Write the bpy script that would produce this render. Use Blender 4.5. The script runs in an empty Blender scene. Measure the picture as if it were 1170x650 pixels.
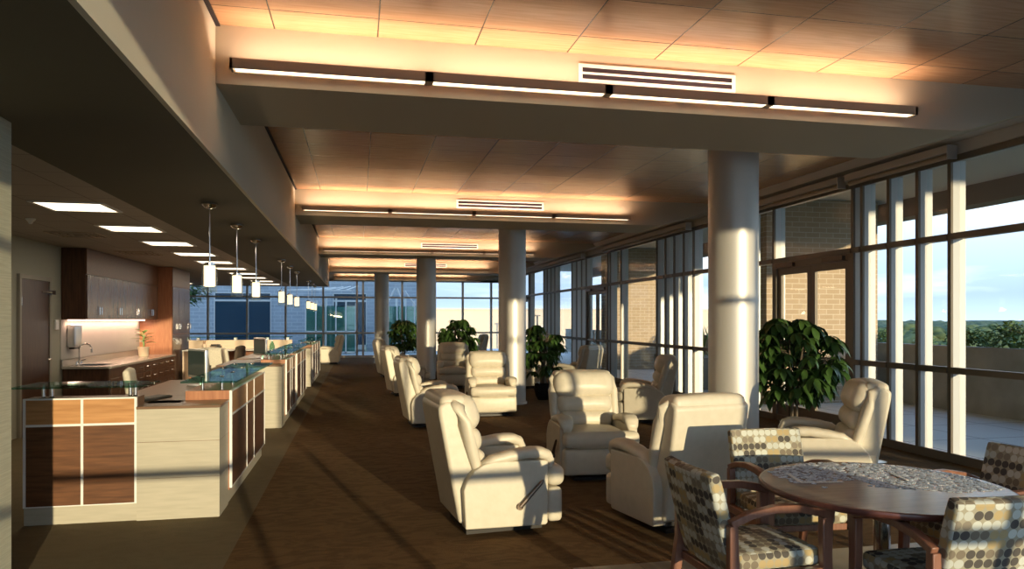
import bpy, math, random
from mathutils import Vector, Matrix
R = random.Random(7)
rad = math.radians
SC = bpy.context.scene
COL = SC.collection

# ------------------------------------------------------------------ camera, light, exposure
cam_d = bpy.data.cameras.new('camera')
cam = bpy.data.objects.new('camera', cam_d); COL.objects.link(cam)
cam.location = (0, 0, 1.6)
cam.rotation_euler = (rad(90), 0, rad(-12.03))
cam_d.sensor_width = 36; cam_d.lens = 36 * 826 / 1170
cam_d.shift_y = 40 / 1170
cam_d.clip_end = 3000
SC.camera = cam
SC.view_settings.view_transform = 'Standard'
SC.view_settings.look = 'None'
SC.view_settings.gamma = 1
SC.view_settings.use_curve_mapping = False
SC.view_settings.exposure = 0.35
cy = SC.cycles
cy.max_bounces = 7; cy.diffuse_bounces = 5; cy.glossy_bounces = 3; cy.transmission_bounces = 4
cy.transparent_max_bounces = 20; cy.use_denoising = True
cy.sample_clamp_indirect = 6; cy.caustics_reflective = False; cy.caustics_refractive = False

SUN_DIR = Vector((-0.24, 1.0, -0.092)).normalized()
sun_d = bpy.data.lights.new('sun', 'SUN')
sun_d.energy = 4.3; sun_d.color = (1.0, 0.77, 0.49); sun_d.angle = rad(0.6)
sun = bpy.data.objects.new('sun', sun_d); COL.objects.link(sun)
sun.rotation_euler = SUN_DIR.to_track_quat('-Z', 'Y').to_euler()
sun.location = (10, -30, 12)

w = bpy.data.worlds.new('sky'); SC.world = w; w.use_nodes = True
wn = w.node_tree.nodes; wl = w.node_tree.links; wn.clear()
wo = wn.new('ShaderNodeOutputWorld'); wb = wn.new('ShaderNodeBackground'); wb.inputs[1].default_value = 1.7
wt = wn.new('ShaderNodeTexCoord'); wsx = wn.new('ShaderNodeSeparateXYZ')
wr = wn.new('ShaderNodeValToRGB')
wl.new(wt.outputs['Generated'], wsx.inputs[0]); wl.new(wsx.outputs[2], wr.inputs[0])
cr = wr.color_ramp
for i, (p, c) in enumerate([(0.0, (.46, .57, .73)), (.03, (.33, .43, .60)), (.09, (.46, .58, .76)),
                            (.16, (.74, .82, .92)), (.35, (.34, .55, .88)), (1.0, (.14, .30, .66))]):
    e = cr.elements[i] if i < 2 else cr.elements.new(p)
    e.position = p; e.color = (*c, 1)
wm = wn.new('ShaderNodeMapping'); wm.inputs['Scale'].default_value = (2.2, 2.2, 14)
wno = wn.new('ShaderNodeTexNoise'); wno.inputs['Scale'].default_value = 1.6; wno.inputs['Detail'].default_value = 6
wcr = wn.new('ShaderNodeValToRGB'); wcr.color_ramp.elements[0].position = .5; wcr.color_ramp.elements[1].position = .72
wcr.color_ramp.elements[1].color = (.75, .75, .75, 1)
wmx = wn.new('ShaderNodeMix'); wmx.data_type = 'RGBA'; wmx.inputs[7].default_value = (.88, .90, .93, 1)
wl.new(wt.outputs['Generated'], wm.inputs[0]); wl.new(wm.outputs[0], wno.inputs[0]); wl.new(wno.outputs[0], wcr.inputs[0])
wl.new(wcr.outputs[0], wmx.inputs[0]); wl.new(wr.outputs[0], wmx.inputs[6])
wl.new(wmx.outputs[2], wb.inputs[0]); wl.new(wb.outputs[0], wo.inputs[0])

# ------------------------------------------------------------------ materials
M = {}
def mat(name, col, rough=.6, metal=0, spec=.5, emis=None, estr=0):
    m = bpy.data.materials.new(name); m.use_nodes = True
    b = m.node_tree.nodes['Principled BSDF']
    b.inputs['Base Color'].default_value = (*col, 1); b.inputs['Roughness'].default_value = rough
    b.inputs['Metallic'].default_value = metal; b.inputs['Specular IOR Level'].default_value = spec
    if emis: b.inputs['Emission Color'].default_value = (*emis, 1); b.inputs['Emission Strength'].default_value = estr
    M[name] = m; return m
def N(m, t): return m.node_tree.nodes.new(t)
def L(m, a, b): m.node_tree.links.new(a, b)
def B(m): return m.node_tree.nodes['Principled BSDF']
def noise_mix(m, c1, c2, scale=(1, 1, 1), sc=5, detail=4, lo=.35, hi=.65, bump=0, bdist=.002, coord='Object'):
    tc = N(m, 'ShaderNodeTexCoord'); mp = N(m, 'ShaderNodeMapping'); mp.inputs['Scale'].default_value = scale
    no = N(m, 'ShaderNodeTexNoise'); no.inputs['Scale'].default_value = sc; no.inputs['Detail'].default_value = detail
    r = N(m, 'ShaderNodeValToRGB'); r.color_ramp.elements[0].position = lo; r.color_ramp.elements[1].position = hi
    r.color_ramp.elements[0].color = (*c1, 1); r.color_ramp.elements[1].color = (*c2, 1)
    L(m, tc.outputs[coord], mp.inputs[0]); L(m, mp.outputs[0], no.inputs[0]); L(m, no.outputs[0], r.inputs[0])
    L(m, r.outputs[0], B(m).inputs['Base Color'])
    if bump:
        bp = N(m, 'ShaderNodeBump'); bp.inputs['Strength'].default_value = bump; bp.inputs['Distance'].default_value = bdist
        L(m, no.outputs[0], bp.inputs['Height']); L(m, bp.outputs[0], B(m).inputs['Normal'])
    return r
def math_node(m, op, a, b=None, c=None):
    n = N(m, 'ShaderNodeMath'); n.operation = op
    for i, v in enumerate((a, b, c)):
        if v is None: continue
        if isinstance(v, (int, float)): n.inputs[i].default_value = v
        else: L(m, v, n.inputs[i])
    return n.outputs[0]

m = mat('leather', (.70, .65, .54), .42)
noise_mix(m, (.61, .55, .43), (.65, .585, .465), sc=16, detail=7, bump=.3, bdist=.006)
mat('dark_metal', (.035, .032, .03), .4, .6)
mat('bronze', (.16, .12, .09), .35, .8)
mat('chrome', (.75, .75, .75), .15, 1)
m = mat('column_metal', (.60, .57, .52), .42, .35)
mat('paint', (.52, .465, .355), .75)
mat('soffit_paint', (.66, .63, .52), .8)
mat('soffit_shaded', (.10, .092, .065), .8)
mat('perimeter_paint', (.66, .60, .52), .75)
mat('pier_wall', (.52, .51, .38), .85)
noise_mix(M['pier_wall'], (.47, .46, .34), (.56, .55, .42), scale=(1, 1, 30), sc=6, bump=.1)
mat('door_frame', (.30, .27, .21), .5)
mat('green_wall', (.36, .35, .27), .85)
mat('mullion_dark', (.20, .165, .125), .45, .35)
mat('mullion_far', (.72, .70, .66), .5, .0)
mat('mullion_light', (.66, .66, .64), .45, .2)
mat('white_metal', (.80, .79, .76), .45)
mat('slot', (.02, .012, .02), .6)
mat('aluminium', (.72, .72, .71), .3, .8)
mat('fixture', (.46, .37, .27), .45, .2)
mat('lamp_glow', (1, .9, .75), .5, emis=(1, .82, .58), estr=2.4)
mat('troffer_glow', (1, .95, .85), .5, emis=(1, .84, .60), estr=2.6)
mat('pendant_glow', (1, .9, .75), .5, emis=(1, .80, .50), estr=1.5)
mat('undercab_glow', (1, .8, .6), .5, emis=(1, .66, .50), estr=4)
mat('red_brown', (.30, .11, .05), .4)
mat('white_plastic', (.78, .77, .72), .5)
mat('black_plastic', (.02, .02, .02), .4)
mat('screen', (.03, .05, .05), .15)
mat('pot_black', (.012, .012, .016), .15)
mat('terracotta_pale', (.62, .50, .36), .7)
mat('soil', (.05, .035, .025), .9)
mat('dark_shade', (.05, .04, .03), .9)

def wood(name, c1, c2, axis='x', rough=.38, sc=3.0):
    m = mat(name, c1, rough)
    s = {'x': (1.2, 14, 14), 'y': (14, 1.2, 14), 'z': (14, 14, 1.2)}[axis]
    noise_mix(m, c1, c2, scale=s, sc=sc, detail=5, lo=.3, hi=.7)
    return m
wood('wood_dark', (.045, .018, .009), (.10, .045, .022), 'z')
wood('wood_dark_x', (.085, .033, .013), (.17, .07, .028), 'x', .42)
wood('wood_orange', (.40, .19, .07), (.54, .28, .115), 'x')
wood('wood_red', (.32, .12, .055), (.44, .19, .09), 'z', .42)
wood('wood_table', (.30, .22, .175), (.38, .29, .235), 'x', .22)  # wood colour lightened to carry the sheen of the tabletop
wood('wood_edge', (.10, .035, .028), (.15, .055, .04), 'x', .3)
wood('wood_chair', (.21, .09, .055), (.29, .135, .085), 'z', .3)
wood('wood_light', (.54, .41, .30), (.62, .48, .36), 'x', .5)
wood('tan_laminate', (.42, .385, .30), (.49, .45, .355), 'x', .5)
wood('counter_brown', (.16, .09, .055), (.22, .13, .08), 'x', .3)

def ceiling_wood():
    m = mat('ceiling_wood', (.5, .3, .15), .25, spec=.9)
    tc = N(m, 'ShaderNodeTexCoord'); mp = N(m, 'ShaderNodeMapping'); mp.inputs['Scale'].default_value = (1.3, 16, 1)
    no = N(m, 'ShaderNodeTexNoise'); no.inputs['Scale'].default_value = 2.5; no.inputs['Detail'].default_value = 5
    L(m, tc.outputs['Object'], mp.inputs[0]); L(m, mp.outputs[0], no.inputs[0])
    r = N(m, 'ShaderNodeValToRGB'); r.color_ramp.elements[0].position = .3; r.color_ramp.elements[1].position = .7
    r.color_ramp.elements[0].color = (.50, .275, .14, 1); r.color_ramp.elements[1].color = (.61, .36, .195, 1)
    L(m, no.outputs[0], r.inputs[0])
    s = N(m, 'ShaderNodeSeparateXYZ'); L(m, tc.outputs['Object'], s.inputs[0])
    # panel joints: 0.715 m across, 0.62 m along the room
    gx = math_node(m, 'PINGPONG', math_node(m, 'ADD', s.outputs[0], .575 + .715 * 4), .3575)
    gy = math_node(m, 'PINGPONG', math_node(m, 'ADD', s.outputs[1], -.05 + .62 * 4), .31)
    lx = math_node(m, 'LESS_THAN', gx, .005); ly = math_node(m, 'LESS_THAN', gy, .004)
    line = math_node(m, 'MAXIMUM', lx, ly)
    cellx = math_node(m, 'FLOOR', math_node(m, 'DIVIDE', math_node(m, 'ADD', s.outputs[0], .575 + .715 * 4), .715))
    celly = math_node(m, 'FLOOR', math_node(m, 'DIVIDE', math_node(m, 'ADD', s.outputs[1], -.05 + .62 * 4), .62))
    cb = N(m, 'ShaderNodeCombineXYZ'); L(m, cellx, cb.inputs[0]); L(m, celly, cb.inputs[1])
    wnz = N(m, 'ShaderNodeTexWhiteNoise'); L(m, cb.outputs[0], wnz.inputs[0])
    hs = N(m, 'ShaderNodeHueSaturation'); L(m, r.outputs[0], hs.inputs['Color'])
    L(m, math_node(m, 'MULTIPLY_ADD', wnz.outputs[0], .22, .86), hs.inputs['Value'])
    mx = N(m, 'ShaderNodeMix'); mx.data_type = 'RGBA'; L(m, line, mx.inputs[0]); L(m, hs.outputs[0], mx.inputs[6])
    mx.inputs[7].default_value = (.02, .012, .008, 1)
    L(m, mx.outputs[2], B(m).inputs['Base Color'])
ceiling_wood()

def grid_mat(name, base, line, px, py, ox=0, oy=0, wdt=.006, rough=.8, axes=(0, 1), c2=None):
    m = mat(name, base, rough)
    tc = N(m, 'ShaderNodeTexCoord'); s = N(m, 'ShaderNodeSeparateXYZ'); L(m, tc.outputs['Object'], s.inputs[0])
    a = math_node(m, 'PINGPONG', math_node(m, 'ADD', s.outputs[axes[0]], ox + px * 60), px / 2)
    b = math_node(m, 'PINGPONG', math_node(m, 'ADD', s.outputs[axes[1]], oy + py * 60), py / 2)
    ln = math_node(m, 'MAXIMUM', math_node(m, 'LESS_THAN', a, wdt), math_node(m, 'LESS_THAN', b, wdt))
    no = N(m, 'ShaderNodeTexNoise'); no.inputs['Scale'].default_value = 3; no.inputs['Detail'].default_value = 5
    L(m, tc.outputs['Object'], no.inputs[0])
    rr = N(m, 'ShaderNodeMix'); rr.data_type = 'RGBA'; L(m, no.outputs[0], rr.inputs[0])
    rr.inputs[6].default_value = (*base, 1); rr.inputs[7].default_value = (*(c2 or [v * .88 for v in base]), 1)
    mx = N(m, 'ShaderNodeMix'); mx.data_type = 'RGBA'; L(m, ln, mx.inputs[0]); L(m, rr.outputs[2], mx.inputs[6])
    mx.inputs[7].default_value = (*line, 1); L(m, mx.outputs[2], B(m).inputs['Base Color'])
grid_mat('acoustic', (.42, .38, .34), (.18, .16, .14), .61, .61, .0, .0, .006)
grid_mat('floor_tile', (.22, .17, .12), (.10, .08, .06), .9, .45, 0, .47, .004, .28)
grid_mat('terrace_tile', (.62, .64, .64), (.16, .18, .19), 1.2, 1.2, 0, 0, .012, .55)
grid_mat('backsplash_paint', (.52, .49, .43), (.50, .47, .41), 1.2, 5, wdt=.001, axes=(1, 2))

def brick(name, c1, c2, mort, sc=1.0):
    m = mat(name, c1, .85)
    tc = N(m, 'ShaderNodeTexCoord'); s = N(m, 'ShaderNodeSeparateXYZ'); cb = N(m, 'ShaderNodeCombineXYZ')
    L(m, tc.outputs['Object'], s.inputs[0])
    L(m, math_node(m, 'ADD', s.outputs[0], s.outputs[1]), cb.inputs[0]); L(m, s.outputs[2], cb.inputs[1])
    b = N(m, 'ShaderNodeTexBrick'); L(m, cb.outputs[0], b.inputs['Vector'])
    b.inputs['Color1'].default_value = (*c1, 1); b.inputs['Color2'].default_value = (*c2, 1); b.inputs['Mortar'].default_value = (*mort, 1)
    b.inputs['Scale'].default_value = sc; b.inputs['Brick Width'].default_value = .30; b.inputs['Row Height'].default_value = .10
    b.inputs['Mortar Size'].default_value = .008
    L(m, b.outputs[0], B(m).inputs['Base Color'])
brick('brick_tan', (.42, .31, .20), (.48, .36, .24), (.60, .50, .38))
brick('brick_grey', (.34, .38, .42), (.40, .44, .48), (.52, .55, .58), .55)
mat('stone_tan', (.72, .58, .44), .8)
mat('parapet', (.40, .38, .32), .85)
noise_mix(M['parapet'], (.28, .27, .23), (.38, .35, .30), sc=2)
mat('canopy_white', (.60, .58, .54), .8)
mat('canopy_edge', (.22, .18, .15), .7)
mat('ground', (.06, .09, .04), .95)

def carpet(name, c1, c2, c3):
    m = mat(name, c1, .95, spec=.15)
    tc = N(m, 'ShaderNodeTexCoord')
    mp = N(m, 'ShaderNodeMapping'); mp.inputs['Scale'].default_value = (2.4, 4.5, 1); mp.inputs['Rotation'].default_value = (0, 0, .25)
    wv = N(m, 'ShaderNodeTexNoise'); wv.inputs['Scale'].default_value = 1.4; wv.inputs['Detail'].default_value = 3; wv.inputs['Distortion'].default_value = 2.2
    L(m, tc.outputs['Object'], mp.inputs[0]); L(m, mp.outputs[0], wv.inputs[0])
    r = N(m, 'ShaderNodeValToRGB'); r.color_ramp.elements[0].position = .40; r.color_ramp.elements[1].position = .56
    r.color_ramp.elements[0].color = (*c1, 1); r.color_ramp.elements[1].color = (*c2, 1); L(m, wv.outputs[0], r.inputs[0])
    n2 = N(m, 'ShaderNodeTexNoise'); n2.inputs['Scale'].default_value = 110; n2.inputs['Detail'].default_value = 2
    L(m, tc.outputs['Object'], n2.inputs[0])
    mx = N(m, 'ShaderNodeMix'); mx.data_type = 'RGBA'
    L(m, math_node(m, 'MULTIPLY', n2.outputs[0], .75), mx.inputs[0]); L(m, r.outputs[0], mx.inputs[6]); mx.inputs[7].default_value = (*c3, 1)
    L(m, mx.outputs[2], B(m).inputs['Base Color'])
    bp = N(m, 'ShaderNodeBump'); bp.inputs['Strength'].default_value = .8; bp.inputs['Distance'].default_value = .01
    L(m, n2.outputs[0], bp.inputs['Height']); L(m, bp.outputs[0], B(m).inputs['Normal'])
carpet('carpet', (.125, .072, .030), (.185, .112, .048), (.075, .045, .022))
carpet('carpet_border', (.17, .135, .08), (.19, .15, .09), (.11, .09, .055))

def glass(name, tint, gloss=.45, ior=1.45, gcol=(1, 1, 1)):
    m = bpy.data.materials.new(name); m.use_nodes = True; nt = m.node_tree; nt.nodes.clear()
    o = nt.nodes.new('ShaderNodeOutputMaterial'); t = nt.nodes.new('ShaderNodeBsdfTransparent'); t.inputs[0].default_value = (*tint, 1)
    g = nt.nodes.new('ShaderNodeBsdfGlossy'); g.inputs['Roughness'].default_value = .02; g.inputs[0].default_value = (*gcol, 1)
    f = nt.nodes.new('ShaderNodeLayerWeight'); f.inputs[0].default_value = .5
    f0 = ((ior - 1) / (ior + 1)) ** 2
    pw = nt.nodes.new('ShaderNodeMath'); pw.operation = 'POWER'; pw.inputs[1].default_value = 5; nt.links.new(f.outputs['Facing'], pw.inputs[0])
    ma = nt.nodes.new('ShaderNodeMath'); ma.operation = 'MULTIPLY_ADD'; ma.inputs[1].default_value = gloss; ma.inputs[2].default_value = f0; nt.links.new(pw.outputs[0], ma.inputs[0])
    mx = nt.nodes.new('ShaderNodeMixShader')
    nt.links.new(ma.outputs[0], mx.inputs[0]); nt.links.new(t.outputs[0], mx.inputs[1]); nt.links.new(g.outputs[0], mx.inputs[2])
    nt.links.new(mx.outputs[0], o.inputs[0]); M[name] = m
glass('pane_glass', (.93, .97, .965), ior=1.22)
glass('ledge_glass', (.42, .66, .56), ior=1.6)
glass('shade_glass', (.95, .94, .90), ior=1.45)
glass('reflection_glass', (.55, .75, .72), ior=1.9)

def dots():
    m = mat('dot_fabric', (.5, .5, .4), .8, spec=.2)
    tc = N(m, 'ShaderNodeTexCoord'); s = N(m, 'ShaderNodeSeparateXYZ'); L(m, tc.outputs['UV'], s.inputs[0])
    P = .043
    u = math_node(m, 'DIVIDE', s.outputs[0], P); v = math_node(m, 'DIVIDE', s.outputs[1], P)
    fu = math_node(m, 'SUBTRACT', math_node(m, 'FRACT', u), .5); fv = math_node(m, 'SUBTRACT', math_node(m, 'FRACT', v), .5)
    d = math_node(m, 'SQRT', math_node(m, 'ADD', math_node(m, 'MULTIPLY', fu, fu), math_node(m, 'MULTIPLY', fv, fv)))
    ins = math_node(m, 'LESS_THAN', d, .475)
    cb = N(m, 'ShaderNodeCombineXYZ')
    L(m, math_node(m, 'FLOOR', math_node(m, 'MULTIPLY', u, .5)), cb.inputs[0]); L(m, math_node(m, 'FLOOR', v), cb.inputs[1])
    wz = N(m, 'ShaderNodeTexWhiteNoise'); L(m, cb.outputs[0], wz.inputs[0])
    r = N(m, 'ShaderNodeValToRGB'); r.color_ramp.interpolation = 'CONSTANT'
    cols = [(0, (.56, .57, .50)), (.24, (.20, .165, .12)), (.46, (.43, .33, .17)), (.58, (.09, .08, .07)), (.76, (.25, .215, .16)), (.88, (.50, .51, .45))]
    for i, (p, c) in enumerate(cols):
        e = r.color_ramp.elements[i] if i < 2 else r.color_ramp.elements.new(p)
        e.position = p; e.color = (*c, 1)
    L(m, wz.outputs[0], r.inputs[0])
    mx = N(m, 'ShaderNodeMix'); mx.data_type = 'RGBA'; L(m, ins, mx.inputs[0]); L(m, r.outputs[0], mx.inputs[7])
    mx.inputs[6].default_value = (.36, .33, .24, 1); L(m, mx.outputs[2], B(m).inputs['Base Color'])
dots()
m = mat('leaf', (.04, .10, .02), .35); noise_mix(m, (.035, .085, .018), (.09, .17, .04), sc=6, lo=.3, hi=.75)
m = mat('leaf_bright', (.12, .26, .05), .45); noise_mix(m, (.10, .22, .04), (.22, .36, .09), sc=9)
m = mat('bush', (.05, .10, .03), .8); noise_mix(m, (.07, .14, .03), (.18, .27, .08), sc=7)
m = mat('tree_green', (.05, .09, .03), .9); noise_mix(m, (.035, .06, .022), (.12, .16, .06), sc=.5, detail=8)
mat('trunk', (.16, .12, .08), .8)
mat('hills_blue', (.10, .15, .17), .95)
m = mat('puzzle_card', (.4, .45, .5), .45)
tc = N(m, 'ShaderNodeTexCoord'); oi = N(m, 'ShaderNodeTexWhiteNoise'); no = N(m, 'ShaderNodeTexNoise'); no.inputs['Scale'].default_value = 45
L(m, tc.outputs['Object'], no.inputs[0])
r_ = N(m, 'ShaderNodeValToRGB'); r_.color_ramp.elements[0].position = .35; r_.color_ramp.elements[1].position = .62
r_.color_ramp.elements[0].color = (.28, .33, .40, 1); r_.color_ramp.elements[1].color = (.80, .84, .88, 1)
L(m, no.outputs[0], r_.inputs[0]); L(m, r_.outputs[0], B(m).inputs['Base Color'])

# ------------------------------------------------------------------ mesh builder
class MB:
    def __init__(s): s.v = []; s.f = []; s.X = Matrix.Identity(4)
    def add(s, vs, fs):
        b = len(s.v); s.v += [tuple(s.X @ Vector(p)) for p in vs]; s.f += [tuple(i + b for i in f) for f in fs]; return s
    def box(s, x0, x1, y0, y1, z0, z1):
        vs = [(x, y, z) for x in (x0, x1) for y in (y0, y1) for z in (z0, z1)]
        return s.add(vs, [(0, 1, 3, 2), (4, 6, 7, 5), (0, 4, 5, 1), (2, 3, 7, 6), (0, 2, 6, 4), (1, 5, 7, 3)])
    def rbox(s, c, h, r, n=3, bulge=(0, 0, 0), T=None, mid=4):
        """rounded box: centre c, half sizes h, radius r"""
        r = min(r, min(h) * .999)
        def ax(hh):
            a = []
            for i in range(n): a.append(-hh + r * (1 - math.cos(i / n * math.pi / 2)) * 1.0)
            k = hh - r
            for i in range(mid + 1): a.append(-k + 2 * k * i / mid)
            for i in range(n - 1, -1, -1): a.append(hh - r * (1 - math.cos(i / n * math.pi / 2)))
            return a
        A = [ax(h[0]), ax(h[1]), ax(h[2])]
        m_ = [len(a) - 1 for a in A]
        idx = {}; vs = []; fs = []
        def vid(i, j, k):
            key = (i, j, k)
            if key in idx: return idx[key]
            p = Vector((A[0][i], A[1][j], A[2][k]))
            q = Vector([max(-(h[t] - r), min(h[t] - r, p[t])) for t in range(3)])
            d = p - q
            if d.length > 1e-9: p = q + d.normalized() * r
            u = [p[t] / h[t] for t in range(3)]
            for t in range(3):
                o = [q_ for q_ in range(3) if q_ != t]
                p[t] += bulge[t] * u[t] * (1 - u[o[0]] ** 2) * (1 - u[o[1]] ** 2)
            if T is not None: p = T @ p
            idx[key] = len(vs); vs.append(tuple(p + Vector(c))); return idx[key]
        for t in range(3):
            a, b = [q_ for q_ in range(3) if q_ != t]
            for side in (0, m_[t]):
                for i in range(m_[a]):
                    for j in range(m_[b]):
                        def g(ii, jj):
                            k = [0, 0, 0]; k[t] = side; k[a] = ii; k[b] = jj; return vid(*k)
                        q4 = [g(i, j), g(i + 1, j), g(i + 1, j + 1), g(i, j + 1)]
                        flip = (side == 0) ^ (t == 1)
                        fs.append(tuple(q4[::-1] if flip else q4))
        return s.add(vs, fs)
    def tube(s, pts, rs, seg=8, caps=True, flat=1.0):
        pts = [Vector(p) for p in pts]
        if not isinstance(rs, (list, tuple)): rs = [rs] * len(pts)
        vs = []; fs = []
        up = Vector((0, 0, 1))
        for i, p in enumerate(pts):
            d = (pts[min(i + 1, len(pts) - 1)] - pts[max(i - 1, 0)]).normalized()
            ref = up if abs(d.dot(up)) < .95 else Vector((0, 1, 0))
            a = d.cross(ref).normalized(); b = a.cross(d).normalized()
            for k in range(seg):
                t = 2 * math.pi * k / seg
                vs.append(tuple(p + (a * math.cos(t) + b * math.sin(t) * flat) * rs[i]))
        for i in range(len(pts) - 1):
            for k in range(seg):
                k2 = (k + 1) % seg
                fs.append((i * seg + k, i * seg + k2, (i + 1) * seg + k2, (i + 1) * seg + k))
        if caps:
            fs.append(tuple(range(seg))[::-1]); fs.append(tuple((len(pts) - 1) * seg + k for k in range(seg)))
        return s.add(vs, fs)
    def lathe(s, prof, c=(0, 0, 0), seg=32):
        vs = []; fs = []
        for (r, z) in prof:
            for k in range(seg):
                t = 2 * math.pi * k / seg; vs.append((c[0] + r * math.cos(t), c[1] + r * math.sin(t), c[2] + z))
        for i in range(len(prof) - 1):
            for k in range(seg):
                k2 = (k + 1) % seg; fs.append((i * seg + k, i * seg + k2, (i + 1) * seg + k2, (i + 1) * seg + k))
        fs.append(tuple(range(seg))[::-1]); fs.append(tuple((len(prof) - 1) * seg + k for k in range(seg)))
        return s.add(vs, fs)
    def prism(s, poly, a0, a1, axis='y'):
        """poly: list of 2D points; axis y -> (x,z) ; axis x -> (y,z) ; axis z -> (x,y)"""
        n = len(poly)
        def P(p, a): return {'y': (p[0], a, p[1]), 'x': (a, p[0], p[1]), 'z': (p[0], p[1], a)}[axis]
        vs = [P(p, a0) for p in poly] + [P(p, a1) for p in poly]
        fs = [tuple(range(n)), tuple(range(n, 2 * n))[::-1]]
        fs += [(i, i + n, (i + 1) % n + n, (i + 1) % n) for i in range(n)]
        return s.add(vs, fs)
    def build(s, name, material, parent=None, bevel=0, smooth=True, uv=False, bseg=2, angle=35):
        me = bpy.data.meshes.new(name); me.from_pydata(s.v, [], s.f); me.validate()
        import bmesh
        bm = bmesh.new(); bm.from_mesh(me); bmesh.ops.recalc_face_normals(bm, faces=bm.faces)
        if uv:
            ul = bm.loops.layers.uv.new('UVMap')
            for f in bm.faces:
                n = f.normal; a = max(range(3), key=lambda t: abs(n[t]))
                for lp in f.loops:
                    p = lp.vert.co
                    lp[ul].uv = ((p.y, p.z), (p.x, p.z), (p.y, p.x))[a]
        bm.to_mesh(me); bm.free()
        me.materials.append(M[material])
        if smooth:
            me.shade_smooth() if hasattr(me, 'shade_smooth') else None
            try: me.set_sharp_from_angle(angle=rad(angle))
            except Exception: pass
        o = bpy.data.objects.new(name, me); COL.objects.link(o)
        if parent: o.parent = parent
        if bevel:
            md = o.modifiers.new('bevel', 'BEVEL'); md.width = bevel; md.segments = bseg; md.limit_method = 'ANGLE'; md.angle_limit = rad(40)
        return o
def bx(name, material, x0, x1, y0, y1, z0, z1, parent=None, bevel=0):
    return MB().box(x0, x1, y0, y1, z0, z1).build(name, material, parent, bevel=bevel, smooth=bool(bevel))
def thing(name, label, cat, loc=(0, 0, 0), rz=0, group=None):
    o = bpy.data.objects.new(name, None); COL.objects.link(o); o.empty_display_size = .1
    o.location = loc; o.rotation_euler = (0, 0, rz); o['label'] = label; o['category'] = cat
    if group: o['group'] = group
    return o
def tag(o, label, cat, group=None, kind=None):
    o['label'] = label; o['category'] = cat
    if group: o['group'] = group
    if kind: o['kind'] = kind
    return o
def struct(o): o['kind'] = 'structure'; return o
KIDS = {}
def kids(o): return [c for c in bpy.data.objects if c.parent == o]
def copy_tree(o, parent=None, _map=None):
    if _map is None:
        _map = {}
        for c in bpy.data.objects:
            if c.parent: _map.setdefault(c.parent.name, []).append(c)
    c = o.copy(); COL.objects.link(c)
    if parent: c.parent = parent
    for ch in _map.get(o.name, []): copy_tree(ch, c, _map)
    return c
def part_label(o, l): o['label'] = l; return o

# ------------------------------------------------------------------ room shell
ZS, ZB, ZC = 2.72, 3.24, 3.65       # soffit, beam underside, wood ceiling
XS, XL, XE = -.967, -2.17, 6.5      # soffit right edge, left edge, window wall
YN, YS = 31.0, -1.0
struct(bx('floor', 'carpet', -.85, XE + .2, 4.47, YN + .2, -.2, 0))
struct(bx('floor', 'carpet_border', -9, -.85, YS - .2, YN + .2, -.2, 0))
struct(bx('floor', 'carpet', -.85, 1.35, YS - .2, 4.47, -.2, 0))
struct(bx('floor', 'floor_tile', 1.35, XE + .2, YS - .2, 4.47, -.2, 0))
struct(bx('ceiling', 'ceiling_wood', XS + .02, 6.2, YS, YN, ZC, ZC + .1))
struct(bx('ceiling', 'acoustic', -9, XL, YS, 25.5, ZS, ZS + .05))
struct(bx('ceiling', 'perimeter_paint', -9, XS, 25.5, YN, ZC, ZC + .1))
# bulkhead over the reception: underside colour is darkened to hold its shade
struct(bx('soffit', 'soffit_paint', XS - .03, XS, YS, 25.5, ZS, 3.9))
struct(bx('soffit', 'soffit_shaded', XL, XS - .031, YS, 25.5, ZS, ZS + .04))
struct(bx('soffit', 'soffit_paint', XL, XS - .031, 25.44, 25.5, ZS + .041, 3.9))
struct(bx('shadow_gap_1', 'slot', XS + .001, XS + .03, YS, 25.5, ZC - .012, ZC - .001))  # black strip standing for the shadow gap where ceiling meets bulkhead
struct(bx('roof', 'canopy_white', -9.3, XE + .25, YS - .3, YN + .3, 3.95, 4.6))
# perimeter strip above the window wall
struct(MB().prism([(6.2, 3.9), (6.2, 3.64), (6.28, 3.56), (6.47, 3.56), (6.47, 3.43), (6.72, 3.43), (6.72, 3.9)], YS, YN, 'y').build('ceiling', 'perimeter_paint', smooth=False))
# walls
struct(bx('wall_left', 'green_wall', -4.65, -4.5, YS, 18.1, 0, ZS))
struct(bx('wall_left', 'green_wall', -9, -4.65, 17.95, 18.1, 0, ZS))
struct(bx('wall_left', 'green_wall', -9.15, -9, 17.95, YN, 0, 3.9))
struct(bx('wall_partition', 'pier_wall', -4.5, -1.93, 4.48, 4.62, 0, ZS))
struct(bx('wall_back', 'green_wall', -4.5, -1.3, YS - .15, YS, 0, 3.9))
struct(bx('wall_back', 'perimeter_paint', -1.3, XE + .2, YS - .15, YS + .1, 3.32, 3.9))
struct(bx('wall_far', 'perimeter_paint', -9, XE + .2, YN, YN + .2, 3.2, 3.9))

# beams across the room
BY = [5.34, 11.8, 18.6, 25.4, 30.75]
BW = 1.1
for i, y in enumerate(BY):
    wdt = BW if i < 4 else .24
    struct(MB().prism([(XS, ZB), (5.15, ZB), (6.4, 3.60), (6.4, 3.8), (XS, 3.8)], y, y + wdt, 'y').build('beam', 'paint', smooth=False))

# columns
COLS = [(3.96, 7.13), (2.88, 13.5), (1.81, 19.65), (.85, 26.9)]
for (x, y) in COLS:
    struct(MB().lathe([(.285, 0), (.285, .04), (.262, .05), (.262, 3.95)], (x, y, 0), 48).build('column', 'column_metal'))

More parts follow.
